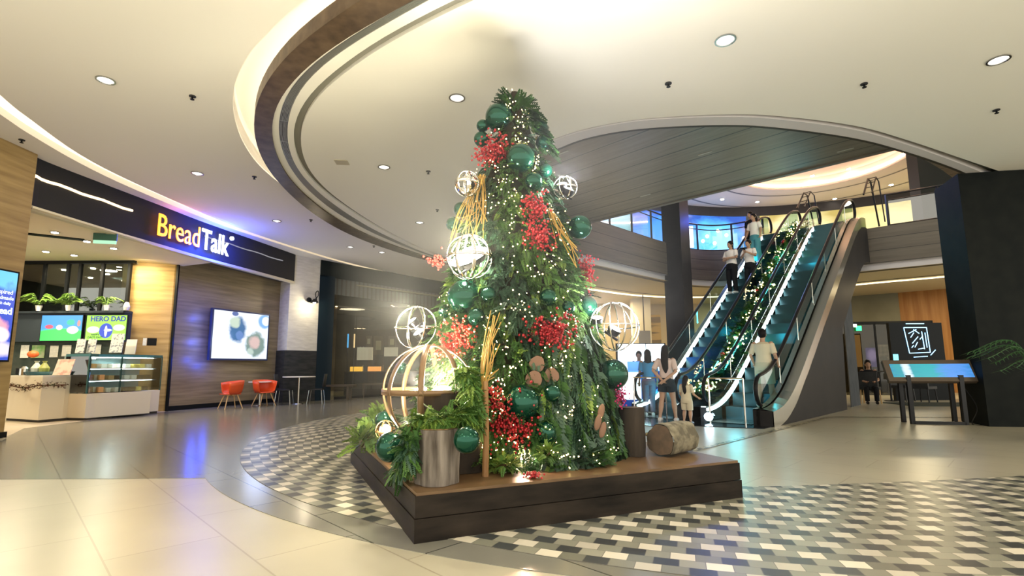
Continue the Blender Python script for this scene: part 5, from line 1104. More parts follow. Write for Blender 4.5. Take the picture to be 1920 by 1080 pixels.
lamp('slope_glow', 'POINT', tuple(UV(12.5, -5.1, g(12.5) + .9)), 10, (.2, 1, .6), .15); lamp('slope_glow', 'POINT', tuple(UV(16.5, -5.1, g(16.5) + .9)), 10, (.3, 1, .5), .15)
SB = mat('slope bauble', (.01, .20, .12), .15, .5); SBR = mat('slope red bauble', (.35, .02, .02), .2, .4)
for i in range(26):
    u = 10.9 + i * .325; v = -5.27 + .15 * math.sin(i * 2.3); q = MB(); q.sphere((0, 0, 0), .06 if i % 3 else .09, 12, 8)
    q.build('bauble', SBR if i % 4 == 1 else SB, None, T(UV(u, v, g(u) + .52)), True); tag(SC.objects[-1] if False else COL.objects[-1], 'small ' + ('red' if i % 4 == 1 else 'green') + ' bauble on the slope between the escalators, ' + (ORD[i] + ' from the bottom' if i < 13 else ORD[25 - i] + ' from the top'), 'bauble', 'red baubles on the escalator slope' if i % 4 == 1 else 'green baubles on the escalator slope')
for k, (u0, u1, v) in enumerate([(10.9, 12.3, -5.42), (12.0, 13.1, -5.15), (14.6, 15.6, -5.15), (16.3, 17.2, -5.25)]):
    q = MB(); q.tube(path(u0, u1, v, .50, 6), .018, 5); tag(q.build('tube_light', emat('teal tube', (.15, .85, .80), 2.0) if k == 0 else BM('teal tube')), 'thin teal light tube in the garland slope, ' + ['lowest and nearest the left escalator', 'second from the bottom', 'third from the bottom', 'topmost'][k], 'light')
q = MB(); q.sphere((0, 0, .13), .085, 14, 9); tag(q.build('glow_ball', emat('blue white glow', (.6, .85, 1), 14), None, T(UV(10.25, -4.78, 0))), 'small glowing blue white ball on the floor at the foot of the right escalator', 'light')
# ---------------- top-of-escalator guard frames and upper railing
def guard(pts, label, r=.028):
    t = thing('guard_rail', label, 'railing', tuple(pts[0])); o0 = Vector(pts[0]); q = MB(); q.tube([Vector(p) - o0 for p in pts], r, 6); q.build('top_rail', DMETAL, t); return t, o0
for v, l in ((-5.27, 'tall glass guard frame at the top between the two escalators'), (-3.35, 'tall glass guard frame at the top right of the right escalator')):
    A = UV(18.9, v, 6.5); B = UV(19.8, v, 7.25); C_ = UV(20.2, v, 7.25); D = UV(20.9, v, 5.85); t, o0 = guard([A, B, C_, D], l)
    q = MB(); q.tube([UV(18.9, v + .22, 6.5) - o0, UV(19.8, v + .22, 7.25) - o0, UV(20.2, v + .22, 7.2) - o0, UV(20.6, v + .22, 5.9) - o0], .02, 6)
    for k in (.4, .7, 1.0): P_ = A + (B - A) * k - o0; q.cyl(P_, P_ + VD * .22, .014, n=5)
    q.build('inner_rail', DMETAL, t)
def railing(idx0, idx1, label, name='glass_railing', h=1.08):
    seg = [Fs[i] for i in range(idx0, idx1 + 1)]; seg = [Vector((p.x, p.y, 5.8)) for p in offset(seg, .06)]
    t = thing(name, label, 'railing', tuple(seg[0])); o0 = seg[0]; q = MB(); q.tube([p - o0 + Vector((0, 0, h)) for p in seg], .032, 6); q.build('top_rail', DMETAL, t)
    q = MB(); q.tube([p - o0 + Vector((0, 0, h - .2)) for p in seg], .020, 6); q.build('lower_rail', DMETAL, t)
    q = MB(); q.strip([p - o0 + Vector((0, 0, .02)) for p in seg], [p - o0 + Vector((0, 0, h - .22)) for p in seg]); q.build('glass_panel', GLASSM, t)
    d = 0; q = None
    for i in range(len(seg)):
        if i == 0 or (seg[i] - last).length > 1.25 or i == len(seg) - 1: q = MB(); q.box(-.03, .03, -.03, .03, 0, h, T(seg[i] - o0)); q.build('post', DMETAL, t); last = seg[i]
    q = MB(); q.tube([p - o0 + Vector((0, 0, .02)) for p in seg], .03, 5); q.build('base_rail', DMETAL, t)
railing(3, 26, 'glass railing on the left balcony beside the blue lit column')
railing(27, 46, 'glass railing on the upper floor, from the blue column to the left escalator')
railing(60, 86, 'glass railing on the right balcony below the hanging dark panel')
# columns
def column(name, c, w, z0, z1, m, rot=45.5): 
    q = MB(); q.box(-w / 2, w / 2, -w / 2, w / 2, z0, z1); return struct(q.build(name, m, None, T((c[0], c[1], 0)) @ Matrix.Rotation(math.radians(rot), 4, 'Z')))
COLM = mat('dark column cladding', (.010, .011, .014), .5, c2=(.017, .017, .02), nscale=(2, 2, 2))
column('wall_column_centre', (6.30, 19.15), .74, 0, HU, COLM)
p = Z(1855, 800); q = MB(); v_ = Vector((.985, -.17, 0)); q.poly([tuple(p)[:2], tuple(p + v_ * 1.9)[:2], tuple(p + v_ * 1.9 + Vector((.5, 1.0, 0)))[:2], tuple(p + Vector((.35, 1.0, 0)))[:2]], 0, HD - .01)
struct(q.build('wall_column_right', mat('dark pillar', (.006, .008, .008), .6, c2=(.010, .012, .011), nscale=(4, 4, 4))))
q = MB(); a = Y(1738, 460, 18.2); b = Y(1803, 300, 18.2); q.box(0, b.x - a.x, 0, .5, 5.8, HU); tag(q.build('hanging_panel', mat('hanging dark panel', (.03, .035, .035), .5), None, T((a.x, 18.2, 0))), 'square dark column or hanging panel behind the right balcony railing', 'column', kind='structure')
lamp('blue_column_wash', 'POINT', (7.6, 19.4, 6.9), 40, (.04, .12, 1), .2)
# upper storefronts
UW = [(2, 21), (7, 24.3), (12, 25.4), (17.5, 23.6), (22.5, 19.2)]; us_ = spline(UW, 8)
q = MB(); q.wall([(p.x, p.y) for p in us_], 8.72, HU); struct(q.build('wall_upper_header', mat('upper header', (.05, .05, .055), .6)))
def glow_run(i0, i1, z0, z1, label, c, s_, name='shop_window', cat='shop window'):
    q = MB(); pp = [(p.x, p.y) for p in offset(us_, .05)[i0:i1 + 1]]; q.wall(pp, z0, z1); return tag(q.build(name, s_ if not isinstance(s_, (int, float)) else emat('glow ' + label[:12], c, s_)), label, cat)
YG = pic_mat('yellow shop', (.55, .42, .12), [(.2, .6, .12, .5, (1, .85, .4), .6, 1.5), (.5, .6, .15, .4, (1, .8, .35), .6, 1.5), (.8, .5, .15, .4, (.3, .5, .1), .6, 1.5), (.35, .3, .1, .3, (.15, .2, .05), .6, 1.5)], .75)
BGL = pic_mat('blue shop', (.01, .05, .25), [(.3, .6, .2, .3, (.03, .2, .65), .7, 1.5), (.75, .5, .2, .4, (.06, .35, .75), .7, 1.5)], 1.7)
PGL = pic_mat('pink shop', (.2, .35, .4), [(.3, .3, .3, .2, (.7, .2, .2), .5, 1), (.7, .7, .3, .3, (.35, .75, .85), .5, 1)], .7)
glow_run(17, 32, 5.8, 8.73, 'brightly lit yellow shop windows along the back of the upper floor', (1, .8, .4), YG)
glow_run(5, 16, 5.8, 8.73, 'blue lit shop windows on the upper floor behind the left railing', (.1, .3, 1), BGL)
A = Y(1150, 445, 20.5); q = MB(); q.wall([(2.2, 19.5), (5.6, 23.0)], 5.8, 8.6); tag(q.build('shop_window', PGL), 'pink and pale blue lit shop window behind the left balcony posts', 'shop window')
A = Y(1284, 464, 22.0); B = Y(1299, 424, 22.0); q = MB(); q.box(0, B.x - A.x, 0, .05, 0, B.z - A.z); tag(q.build('lit_poster', emat('white poster', (.8, .9, 1), 2.6), None, T(A)), 'small white lit poster beside the blue column on the upper floor', 'poster')
for (x, y), l in zip([(1326, 443), (1346, 433), (1318, 452), (1362, 441), (1340, 456), (1395, 446)], ['nearest the white poster', 'brightest in the middle', 'low one left of centre', 'nearest the escalator', 'small one over the railing foot', 'beside the top of the left escalator']):
    p = Y(x, y, 22.8); q = MB(); q.sphere((0, 0, 0), .075, 10, 6); tag(q.build('globe_light', sm if False else emat('globe', (1, .75, .5), 9) if 'globe' not in bpy.data.materials else BM('globe'), None, T(p)), 'small warm lamp in the blue lit upper shop, ' + l, 'light', 'warm lamps in the blue upper shop')
p = Y(1780, 398, 19.5); q = MB(); q.sphere((0, 0, 0), .16, 12, 8, sc=(1.6, 1, .7)); tag(q.build('globe_light', emat('orange lamp', (1, .42, .12), 9), None, T(p)), 'glowing orange lamp behind the right balcony railing', 'light')
# ================================================================== GROUND FLOOR, RIGHT AND CENTRE BACK
s = MB(); s.wall([(-1.0, 25.3), (1.2, 25.5), (8.0, 26.5), (13.5, 25.8)], 0, 4.34); s.wall([(-1.0, 25.3), (1.2, 25.5)], 4.34, HC); struct(s.build('wall_back', mat('back wall cream', (.50, .42, .27), .7)))
s = MB(); s.wall([(13.3, 25.9), (17.2, 22.6)], 0, 4.34); struct(s.build('wall_back_grey', mat('grey green wall', (.16, .15, .10), .6, c2=(.20, .19, .13), nscale=(1, 1, 1))))
s = MB(); s.wall([(17.0, 22.8), (21.5, 18.5)], 0, 4.34); struct(s.build('wall_back_timber', COPPERWOOD))
# dark glass cafe front under the grey wall
A = Y(1600, 745, 19.5)
t = thing('cafe_shopfront', 'dark glazed cafe front under the right balcony with warm lights inside', 'shopfront', (13.2, 20.2, 0))
q = MB(); q.box(-.2, 3.0, .0, .06, 2.72, 2.84)
for xx in (0, 1.0, 2.0, 2.95): q.box(xx - .03, xx + .03, 0, .06, 0, 2.8)
q.build('frame', DARK, t, Matrix.Rotation(-.2, 4, 'Z')); q = MB(); q.box(-.2, 3, .02, .03, 0, 2.72); q.build('pane', GLASSD, t, Matrix.Rotation(-.2, 4, 'Z'))
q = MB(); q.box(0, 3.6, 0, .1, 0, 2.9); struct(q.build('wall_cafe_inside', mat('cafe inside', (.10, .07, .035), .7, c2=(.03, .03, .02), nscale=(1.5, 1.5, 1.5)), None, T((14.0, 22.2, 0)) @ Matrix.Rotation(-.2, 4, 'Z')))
def slab(px0, px1, py0, py1, dep, name, label, m, cat, d=.05, grp=None, stand=0):
    A = Y(px0, py1, dep); B = Y(px1, py0, dep); q = MB(); q.box(0, B.x - A.x, 0, d, 0, B.z - A.z); o = tag(q.build(name, m, None, T(A)), label, cat, grp)
    if stand: q = MB(); w_ = (B.x - A.x) / 2; q.box(w_ - .02, w_ + .02, .01, .04, -A.z if stand == 1 else B.z - A.z, 0 if stand == 1 else 4.3 - A.z); q.build('stand' if stand == 1 else 'hanger', DMETAL, o)
    return o
slab(1607, 1615, 611, 620, 19.9, 'exit_sign', 'small green lit exit sign over the dark cafe front', emat('green exit', (.02, .9, .2), 2.2), 'exit sign')
slab(1600, 1606, 608, 613, 19.9, 'lamp', 'small white lamp beside the green exit sign', emat('lamp white', (1, .9, .75), 8), 'light')
slab(1603, 1612, 628, 688, 21.8, 'lit_shelf', 'tall warm lit shelf inside the dark cafe front', emat('warm shelf', (1, .50, .15), .5), 'shelf')
slab(1627, 1645, 652, 688, 20.8, 'purple_screen', 'blurry purple lit screen inside the cafe front', pic_mat('purple', (.12, .08, .35), [(.5, .6, .4, .3, (.55, .4, .9), .6, 1.5)], .9), 'screen', stand=1)
slab(1678, 1684, 664, 680, 16.5, 'cyan_screen', 'tiny cyan lit phone screen beside the black display board', emat('cyan', (.2, .8, 1), 1.3), 'screen', stand=1)
slab(1646, 1672, 646, 682, 21.2, 'menu_board', 'dim grey menu board inside the cafe front', mat('dim board', (.2, .2, .17), .6, c2=(.4, .37, .3), nscale=(7, 7, 7), ramp=(.45, .6)), 'board', stand=1)
# black display board with a line drawing in light
A = Y(1680, 742, 17.0); B = Y(1765, 605, 17.0)
t = thing('display_board', 'tall black display board with a blue white light drawing of a framed door', 'display board', (A.x, 17.0, 0)); W_ = B.x - A.x; H_ = B.z
q = MB(); q.box(0, W_, 0, .12, 0, H_); q.build('board', mat('display black', (.006, .008, .010), .3), t)
q = MB(); r0 = .012
def dl(a, b, r=.013): q.cyl((W_ * a[0], -.02, 1.27 + 1.3 * a[1]), (W_ * b[0], -.02, 1.27 + 1.3 * b[1]), r, n=5)
for a, b in [((.27, .85), (.33, .20)), ((.70, .85), (.72, .22)), ((.33, .20), (.72, .22)), ((.27, .85), (.70, .85)), ((.32, .95), (.66, .95)), ((.40, .10), (.66, .12)), ((.35, .70), (.50, .80)), ((.38, .60), (.45, .72)), ((.40, .45), (.52, .62)), ((.44, .35), (.50, .48)), ((.60, .75), (.62, .30)), ((.66, .72), (.67, .34)), ((.50, .30), (.62, .33)), ((.55, .55), (.60, .62)), ((.38, .34), (.42, .40)), ((.72, .15), (.82, .28)), ((.45, .80), (.55, .70))]: dl(a, b)
q.build('light_drawing', emat('drawing light', (.35, .70, 1), 1.8), t)
# under-escalator curtain panels
s = MB(); pc = UV(17.1, -3.6)
for i in range(8): a = UV(16.75 + i * .13, -3.72 - .05 * (i % 2)); b = UV(16.75 + (i + 1) * .13, -3.72 - .05 * ((i + 1) % 2)); s.add([a, b, b + Vector((0, 0, 2.75 + .1 * i)), a + Vector((0, 0, 2.75 + .1 * i))], [(0, 1, 2, 3)])
tag(s.build('fabric_screen', mat('blue grey drape', (.05, .06, .075), .7, c2=(.08, .09, .105), nscale=(6, 6, 2))), 'blue grey draped panel closing the space under the right escalator', 'screen')
# touch table
p0 = Z(1712, 795); p1 = Z(1812, 797); xd = (p1 - p0); Wd = xd.length
t = thing('touch_table', 'wooden framed touch screen table on black square hoop legs', 'table', mtx=frame(tuple(p0), xd)); FR = mat('table frame', (.10, .075, .055), .45); 
tl = Matrix.Translation((Wd / 2, .12, 1.02)) @ Matrix.Rotation(math.radians(60), 4, 'X')
q = MB(); q.box(-.78, .78, -.24, .24, -.05, .035); q.build('screen_frame', FR, t, tl)
q = MB(); q.add([(-.68, -.15, .038), (.68, -.15, .038), (.68, .15, .038), (-.68, .15, .038)], [(0, 1, 2, 3)])
q.build('display', pic_mat('touch picture', (.03, .22, .50), [(.25, 0, .3, 9, (.05, .35, .4), .8, 3), (.55, 0, .25, 9, (.04, .40, .45), .8, 3), (.8, 0, .2, 9, (.10, .30, .75), .8, 3), (.2, 0, .05, 9, (.7, .85, 1), .8, 2)], .75), t, tl)
q = MB(); q.box(-.70, .80, .10, .30, .86, .98, T((Wd / 2 - .05, 0, 0))); q.build('apron', FR, t)
LEGM = mat('black steel leg', (.02, .02, .022), .35, .5)
for xx in (0.0, Wd): q = MB(); q.box(xx - .035, xx + .035, -.03, .04, 0, .95); q.build('leg', LEGM, t); q = MB(); q.box(xx - .035, xx + .035, .34, .41, 0, .95); q.build('leg', LEGM, t)
q = MB(); q.box(0, Wd, -.03, .04, 0, .06); q.build('foot_bar', LEGM, t); 
q = MB(); q.tube(spline([(Wd + .02, .2, .9), (Wd + .25, .1, .35), (Wd + .12, .05, .02), (Wd + .35, .0, .015), (Wd + .75, .15, .012), (Wd + .5, .3, .012)], 8), .008, 5)
tag(q.build('power_cable', DARK, None, frame(tuple(p0), xd)), 'thin black cable curling on the floor beside the touch table', 'cable')
# dark furniture behind the touch table
def pub_table(x, y, label, r=.35, h=.72):
    t = thing('cafe_table', label, 'table', (x, y, 0), group=None); q = MB(); q.cyl((0, 0, h - .03), (0, 0, h), r, n=20); q.build('tabletop', DARKM, t); q = MB(); q.cyl((0, 0, 0), (0, 0, h), .03, n=8); q.cyl((0, 0, 0), (0, 0, .02), .2, n=14); q.build('pedestal', DMETAL, t)
a = Z(1672, 752); pub_table(a.x, a.y, 'small round dark cafe table beside the seated person in black', .38, .95)
a = Z(1768, 748); pub_table(a.x, a.y, 'dark round cafe table behind the touch table', .5, .9)
def dark_chair(px, rz_, label, back=True, m=DARKM, leg=None):
    a = Z(*px); t = thing('cafe_chair', label, 'chair', (a.x, a.y, 0), rz_); q = MB(); q.box(-.24, .24, -.24, .24, .42, .50); q.build('seat', m, t)
    q = MB(); q.box(-.24, .24, .19, .25, .50, .95); q.build('backrest', m, t)
    for a_, b_ in ((-1, -1), (1, -1), (1, 1), (-1, 1)): q = MB(); q.cyl((.2 * a_, .2 * b_, .42), (.22 * a_, .22 * b_, 0), .02, n=6); q.build('leg', leg or DMETAL, t)
dark_chair((1634, 757), PI * .75, 'dark cafe chair on pale legs under the seated person in black', leg=OAKL)
dark_chair((1694, 752), .4, 'dark upholstered cafe chair left of the touch table')
dark_chair((1735, 755), 2.0, 'dark cafe chair seen through the legs of the touch table')
s = MB(); s.box(0, 2.3, 0, 1.4, 0, .02); tag(s.build('floor_mat', mat('mat grey', (.05, .06, .055), .7), None, frame(tuple(Z(1712, 762)), (1, -.1))), 'dark mat on the floor behind the touch table', 'mat')
# potted palm at right edge
p = Z(1905, 830); t = thing('potted_palm', 'edge of a potted palm with thin green leaves against the dark pillar', 'plant', (p.x + .75, p.y + .1, 0))
q = MB(); q.tube([(0, 0, 0), (0, 0, .45)], [.2, .26], 16); q.build('pot', DARKM, t); q = MB(); r_ = random.Random(5)
for i in range(15):
    a = math.radians(150 + 120 * (i / 14)) if i < 9 else r_.random() * 6.28; L_ = .75 + .25 * r_.random(); h = .95 + .5 * r_.random()
    sp = spline([(0, 0, .42), (math.cos(a) * L_ * .4, math.sin(a) * L_ * .4, .42 + h * .75), (math.cos(a) * L_, math.sin(a) * L_, .35 + h * .7)], 8); q.tube(sp, .006, 4)
    for c in sp[6:]:
        for sg_ in (-1, 1):
            w = Vector((-math.sin(a) * sg_, math.cos(a) * sg_, -.4)) * .14 + Vector((math.cos(a), math.sin(a), 0)) * .09; n_ = Vector((math.cos(a), math.sin(a), 0)) * .012; q.add([c - n_, c + n_, c + w], [(0, 1, 2)])
q.build('foliage', mat('palm leaf', (.03, .10, .03), .5), t)
# ---------------- centre back: cream columns, video wall, kiosk
for x0, x1, l in ((1192, 1219, 'wall_pier_1'),):
    A = Y(x0, 740, 24.0); B = Y(x1, 560, 24.0); s = MB(); s.box(0, B.x - A.x, 0, .5, 0, 4.34); struct(s.build(l, mat('pier cream', (.55, .50, .38), .7), None, T((A.x, 24.0, 0))))
slab(1219, 1238, 590, 737, 25.0, 'lit_shelf_unit', 'cream shelf unit with warm lit shelves left of the dark centre column', mat('shelf unit', (.25, .18, .08), .6, c2=(.6, .42, .16), nscale=(.3, .3, 3.2), ramp=(.48, .52)), 'shelf')
slab(1198, 1219, 620, 645, 22.5, 'hood_panel', 'grey lamp hood panel hanging in front of the cream pier', mat('grey hood', (.40, .39, .36), .5), 'panel', stand=2)
for x0, x1, l in ((1160, 1210, 'bright white video screen behind the kiosk, left one'), (1214, 1245, 'bright white video screen behind the kiosk, right one')):
    A = Y(x0, 708, 17.5); B = Y(x1, 645, 17.5); t = thing('video_screen', l, 'screen', (A.x, 17.5, 0)); q = MB(); q.box(-.05, B.x - A.x + .05, .01, .12, A.z, B.z + .03); q.build('casing', DARK, t); q = MB(); q.box(0, B.x - A.x, 0, .01, A.z + .02, B.z); q.build('display', emat('white screen', (.72, .88, 1), 2.0) if x0 == 1160 else BM('white screen'), t)
    q = MB(); q.box(.3, .4, .03, .1, 0, A.z); q.build('post', DARK, t)
A = Z(1160, 772); 
KB = mat('kiosk blue', (.01, .12, .40), .3, .2)
t = thing('kiosk', 'blue lit information kiosk with glowing white front panel left of the escalators', 'kiosk', tuple(Vector((3.05, 13.6, 0))))
q = MB(); q.box(-.25, .95, .15, 1.1, 0, .28); q.build('plinth', KB, t); q = MB(); q.box(-.2, .9, .2, 1.0, .28, 1.0); q.build('body', KB, t)
q = MB(); q.box(-.22, .36, .17, .20, .28, .99); q.build('lit_panel', emat('kiosk white', (.75, .9, 1), 3.2), t); q = MB(); q.box(.38, .92, .13, .15, .16, .26); q.build('light_strip', emat('kiosk strip', (.85, .95, 1), 4), t); q = MB(); q.box(-.1, .92, .2, 1.0, 1.0, 1.03); q.build('worktop', mat('kiosk top', (.2, .35, .5), .2), t)
q = MB(); q.box(.1, .75, .5, .55, 1.03, 1.28); q.build('monitor', mat('monitor blue', (.15, .30, .6), .3, em=(.1, .25, .7), es=.5), t)
lamp('kiosk_glow', 'POINT', (3.5, 13.2, 1.3), 26, (.05, .25, 1), .2); lamp('kiosk_glow', 'POINT', (2.9, 12.6, .9), 12, (.06, .35, 1), .2)
q = MB(); q.cyl((0, 0, 0), (0, 0, .5), .02, n=6); q.cyl((0, 0, .5), (.12, 0, .62), .02, n=6); tag(q.build('neon_bracket', emat('neon', (.1, .85, 1), 4), None, T(Y(1308, 606, 16.8))), 'small cyan neon bracket glowing under the left escalator', 'light')
# barrier gates at escalator feet
for u, v, w, l in ((10.25, -6.1, .8, 'low steel crowd gate at the foot of the left escalator'), (10.3, -4.42, .7, 'low steel gate rail in front of the man on the right escalator')):
    t = thing('crowd_gate', l, 'barrier', tuple(UV(u, v - w / 2))); q = MB(); q.tube([Vector((0, 0, .90)), VD * w + Vector((0, 0, .90))], .018, 6); q.build('top_rail', CHROME, t)
    for k in (0, 1): q = MB(); q.cyl(VD * w * k, VD * w * k + Vector((0, 0, .9)), .018, n=6); q.build('post', CHROME, t)
    q = MB(); a_ = VD * .05; b_ = VD * (w - .05); q.add([a_ + Vector((0, 0, .15)), b_ + Vector((0, 0, .15)), b_ + Vector((0, 0, .82)), a_ + Vector((0, 0, .82))], [(0, 1, 2, 3)]); q.build('glass_panel', GLASST, t)
# ================================================================== PEOPLE
SKIN = mat('skin', (.50, .30, .20), .55); SKIND = mat('skin tan', (.36, .20, .125), .55); HAIR = mat('black hair', (.010, .008, .008), .4)
def remesh(o, vox, sm=3):
    m = o.modifiers.new('body', 'REMESH'); m.mode = 'VOXEL'; m.voxel_size = vox; m.use_smooth_shade = True
    s_ = o.modifiers.new('soft', 'SMOOTH'); s_.iterations = sm; s_.factor = .5
def lerp(a, b, t): return Vector(a) + (Vector(b) - Vector(a)) * t
def person(label, loc, face, h=1.6, skin=SKIN, arms=None, feet=((-.10, 0), (.10, 0)), knees=None, hip=.88, hair='long', shirt=None, bottom=None, blen='shorts', dress=False, shoes=None, lean=0.0, grp=None, head_turn=0.0, thin=1.0, sleeve=.45):
    """local +y is the way the person faces; proportions for a 1.65 m body, then scaled"""
    k = h / 1.65; t = thing('person', label, 'person', mtx=T(loc) @ Matrix.Rotation(face, 4, 'Z') @ Matrix.Scale(k, 4), group=grp)
    w = thin; P = lambda x, y, z: Vector((x, y + lean * max(0, z - hip), z))
    hz = hip; sh = [P(-.165 * w, 0, hz + .50), P(.165 * w, 0, hz + .50)]
    if arms is None: arms = [((-.22, -.02, hz + .22), (-.23, .04, hz - .01)), ((.22, -.02, hz + .22), (.23, .04, hz - .01))]
    b = MB()
    b.tube([P(0, 0, hz - .08), P(0, 0, hz), P(0, .005, hz + .12), P(0, .01, hz + .25), P(0, .01, hz + .40), P(0, 0, hz + .50), P(0, 0, hz + .545)], [.12 * w, .155 * w, .150 * w, .120 * w, .150 * w, .155 * w, .07], 18, flat=.66)
    b.tube([P(0, -.005, hz + .50), P(0, .005, hz + .62)], [.056, .052], 12)
    hc = P(0, .02, hz + .70); HT = T(hc) @ Matrix.Rotation(head_turn, 4, 'Z')
    b.sphere((0, 0, .015), .100, 18, 12, HT, (.78, .95, 1.12)); b.sphere((0, .030, -.045), .062, 14, 8, HT, (.85, .95, 1)); b.sphere((0, .094, -.012), .016, 8, 6, HT, (.8, 1.1, 1.5))
    for s_ in (-1, 1): b.sphere((.080 * s_, -.005, 0), .024, 8, 6, HT, (.4, .8, 1.2)); b.sphere((.032 * s_, .078, .022), .014, 8, 6, HT)
    b.sphere((0, .083, -.052), .018, 8, 6, HT, (1.3, .6, .45))
    for i, s_ in enumerate((-1, 1)):
        e, wr = Vector(arms[i][0]), Vector(arms[i][1]); b.tube([sh[i], lerp(sh[i], e, .5), e, lerp(e, wr, .4), wr], [.052, .045, .038, .036, .026], 12); b.sphere(sh[i], .052, 10, 8)
        d = (wr - e).normalized(); side = d.cross(Vector((0, 0, 1)) if abs(d.z) < .8 else Vector((0, 1, 0))).normalized(); nr = side.cross(d).normalized()
        b.tube([wr, wr + d * .04, wr + d * .085], [.026, .036, .034], 10, flat=.5)
        for f_ in range(4):
            o_ = side * (-.027 + .018 * f_); L_ = (.062, .072, .068, .052)[f_]; a0_ = wr + d * .075 + o_; b.tube([a0_, a0_ + d * L_ * .5 + nr * .008, a0_ + d * L_ * .85 + nr * .028], [.0095, .009, .0075], 6)
        a0_ = wr + d * .03 - side * .03; b.tube([a0_, a0_ - side * .022 + d * .03 + nr * .01, a0_ - side * .026 + d * .055 + nr * .018], [.012, .011, .008], 6)
        fx, fy = feet[i][:2]; fz = feet[i][2] if len(feet[i]) > 2 else 0
        hp = P(.085 * s_ * w, 0, hz - .02); an = Vector((fx, fy - .02, .075 + fz)); kn = Vector(knees[i]) if knees else lerp(hp, an, .5) + Vector((0, .03, 0))
        b.tube([hp, lerp(hp, kn, .4), kn, lerp(kn, an, .35), lerp(kn, an, .8), an], [.092 * w, .082 * w, .055 * w, .058 * w, .036, .034], 14)
        b.tube([an + Vector((0, -.04, -.03)), an + Vector((0, .04, -.035)), an + Vector((0, .15, -.05))], [.032, .036, .022], 10)
    o = b.build('body', skin, t); remesh(o, .0085, 2)
    if hair:
        b = MB(); b.sphere((0, -.018, .035), .112, 18, 12, HT, (.82, .95, 1.05))
        if hair == 'long': b.tube([HT @ Vector((0, -.06, .05)), HT @ Vector((0, -.095, -.08)), P(0, -.105, hz + .48), P(.02, -.115, hz + .30), P(.02, -.11, hz + .20)], [.085, .092, .088, .068, .02], 14, flat=.5)
        if hair == 'mid': b.tube([HT @ Vector((0, -.05, .05)), HT @ Vector((0, -.075, -.06)), P(0, -.085, hz + .52), P(0, -.08, hz + .44)], [.09, .098, .095, .05], 14, flat=.6)
        c = Vector((0, .085, -.03)); o = b.build('hair', HAIR, t); remesh(o, .010, 2)
    if shirt:
        b = MB(); lo = hz - (.02 if not dress else .30)
        pr = [(lo, .185 if dress else .172), (hz + .08, .166), (hz + .25, .146), (hz + .40, .168), (hz + .49, .172), (hz + .54, .095)]
        b.tube([P(0, 0, z) for z, _ in pr], [r * w for _, r in pr], 20, flat=.72)
        for i in (0, 1): e = Vector(arms[i][0]); b.tube([sh[i] + Vector((0, 0, .0)), lerp(sh[i], e, sleeve), lerp(sh[i], e, sleeve * 1.75)], [.062, .062, .060], 12)
        o = b.build('shirt', shirt, t); remesh(o, .010, 3)
    if bottom:
        b = MB(); b.tube([P(0, 0, hz + .10), P(0, 0, hz), P(0, 0, hz - .09)], [.158 * w, .182 * w, .175 * w], 18, flat=.76)
        for i, s_ in enumerate((-1, 1)):
            fx, fy = feet[i][:2]; fz = feet[i][2] if len(feet[i]) > 2 else 0; hp = P(.085 * s_ * w, 0, hz - .03); an = Vector((fx, fy - .02, .09 + fz)); kn = Vector(knees[i]) if knees else lerp(hp, an, .5) + Vector((0, .03, 0))
            if blen == 'shorts': b.tube([hp, lerp(hp, kn, .5)], [.108 * w, .106 * w], 14)
            elif blen == 'knee': b.tube([hp, lerp(hp, kn, .9)], [.105 * w, .088 * w], 14)
            else: b.tube([hp, lerp(hp, kn, .5), kn, lerp(kn, an, .5), an], [.105 * w, .095 * w, .074 * w, .066 * w, .062 * w] if blen == 'trousers' else [.105, .10, .09, .10, .115], 14)
        o = b.build('shorts' if blen in ('shorts', 'knee') else 'trousers', bottom, t); remesh(o, .010, 2)
    if shoes:
        for i in (0, 1):
            fx, fy = feet[i][:2]; fz = feet[i][2] if len(feet[i]) > 2 else 0; b = MB(); b.tube([Vector((fx, fy - .07, .045 + fz)), Vector((fx, fy + .04, .045 + fz)), Vector((fx, fy + .14, .032 + fz))], [.044, .046, .032], 12, flat=1.0); o = b.build('shoe', shoes, t); remesh(o, .008, 2)
    return t
WHITE = mat('white cotton', (.72, .66, .62), .8); CREAMC = mat('cream cotton', (.66, .58, .42), .8); NAVY = mat('dark shorts', (.015, .025, .035), .7); JEANS = mat('teal jeans', (.05, .20, .25), .7)
BLK = mat('black cloth', (.012, .012, .014), .7); BLUEC = mat('blue cloth', (.05, .22, .42), .7); BEIGE = mat('beige shorts', (.55, .52, .38), .8); WSHOE = mat('white shoe', (.7, .68, .68), .5); PINKW = mat('pinkish white cotton', (.70, .56, .52), .8)
fa = math.atan2(-UD.x, UD.y)          # facing up the escalators (local +y along UD)
p = Z(1253, 790); hz = .88
person('person in white top and dark shorts with long black hair, hands clasped behind the back', (p.x, p.y, 0), fa + .25, 1.53, SKIN, [((-.27, -.10, 1.14), (-.06, -.17, .93)), ((.25, -.10, 1.12), (-.02, -.20, .90))], ((-.17, -.02), (.17, .05)), None, hz, 'long', PINKW, NAVY, 'shorts', shoes=WSHOE, sleeve=.5)
p = Z(1231, 782); person('person in blue top standing half hidden behind the woman in white', (p.x - .06, p.y + .35, 0), fa + .6, 1.48, SKIND, None, ((-.09, 0), (.09, .04)), None, hz, 'mid', BLUEC, mat('muted trousers', (.20, .14, .20), .8), 'trousers', shoes=WSHOE)
p = Z(1291, 795); person('small child in cream top and shorts with dark hair standing by the garland', (p.x, p.y + .05, 0), fa - .1, .98, SKIN, [((-.24, .02, .98), (-.20, .12, .84)), ((.26, .04, .98), (.34, .16, .88))], ((-.12, 0), (.12, .02)), None, .78, 'long', CREAMC, CREAMC, 'knee', shoes=mat('child shoe', (.12, .12, .14), .6), thin=1.12)
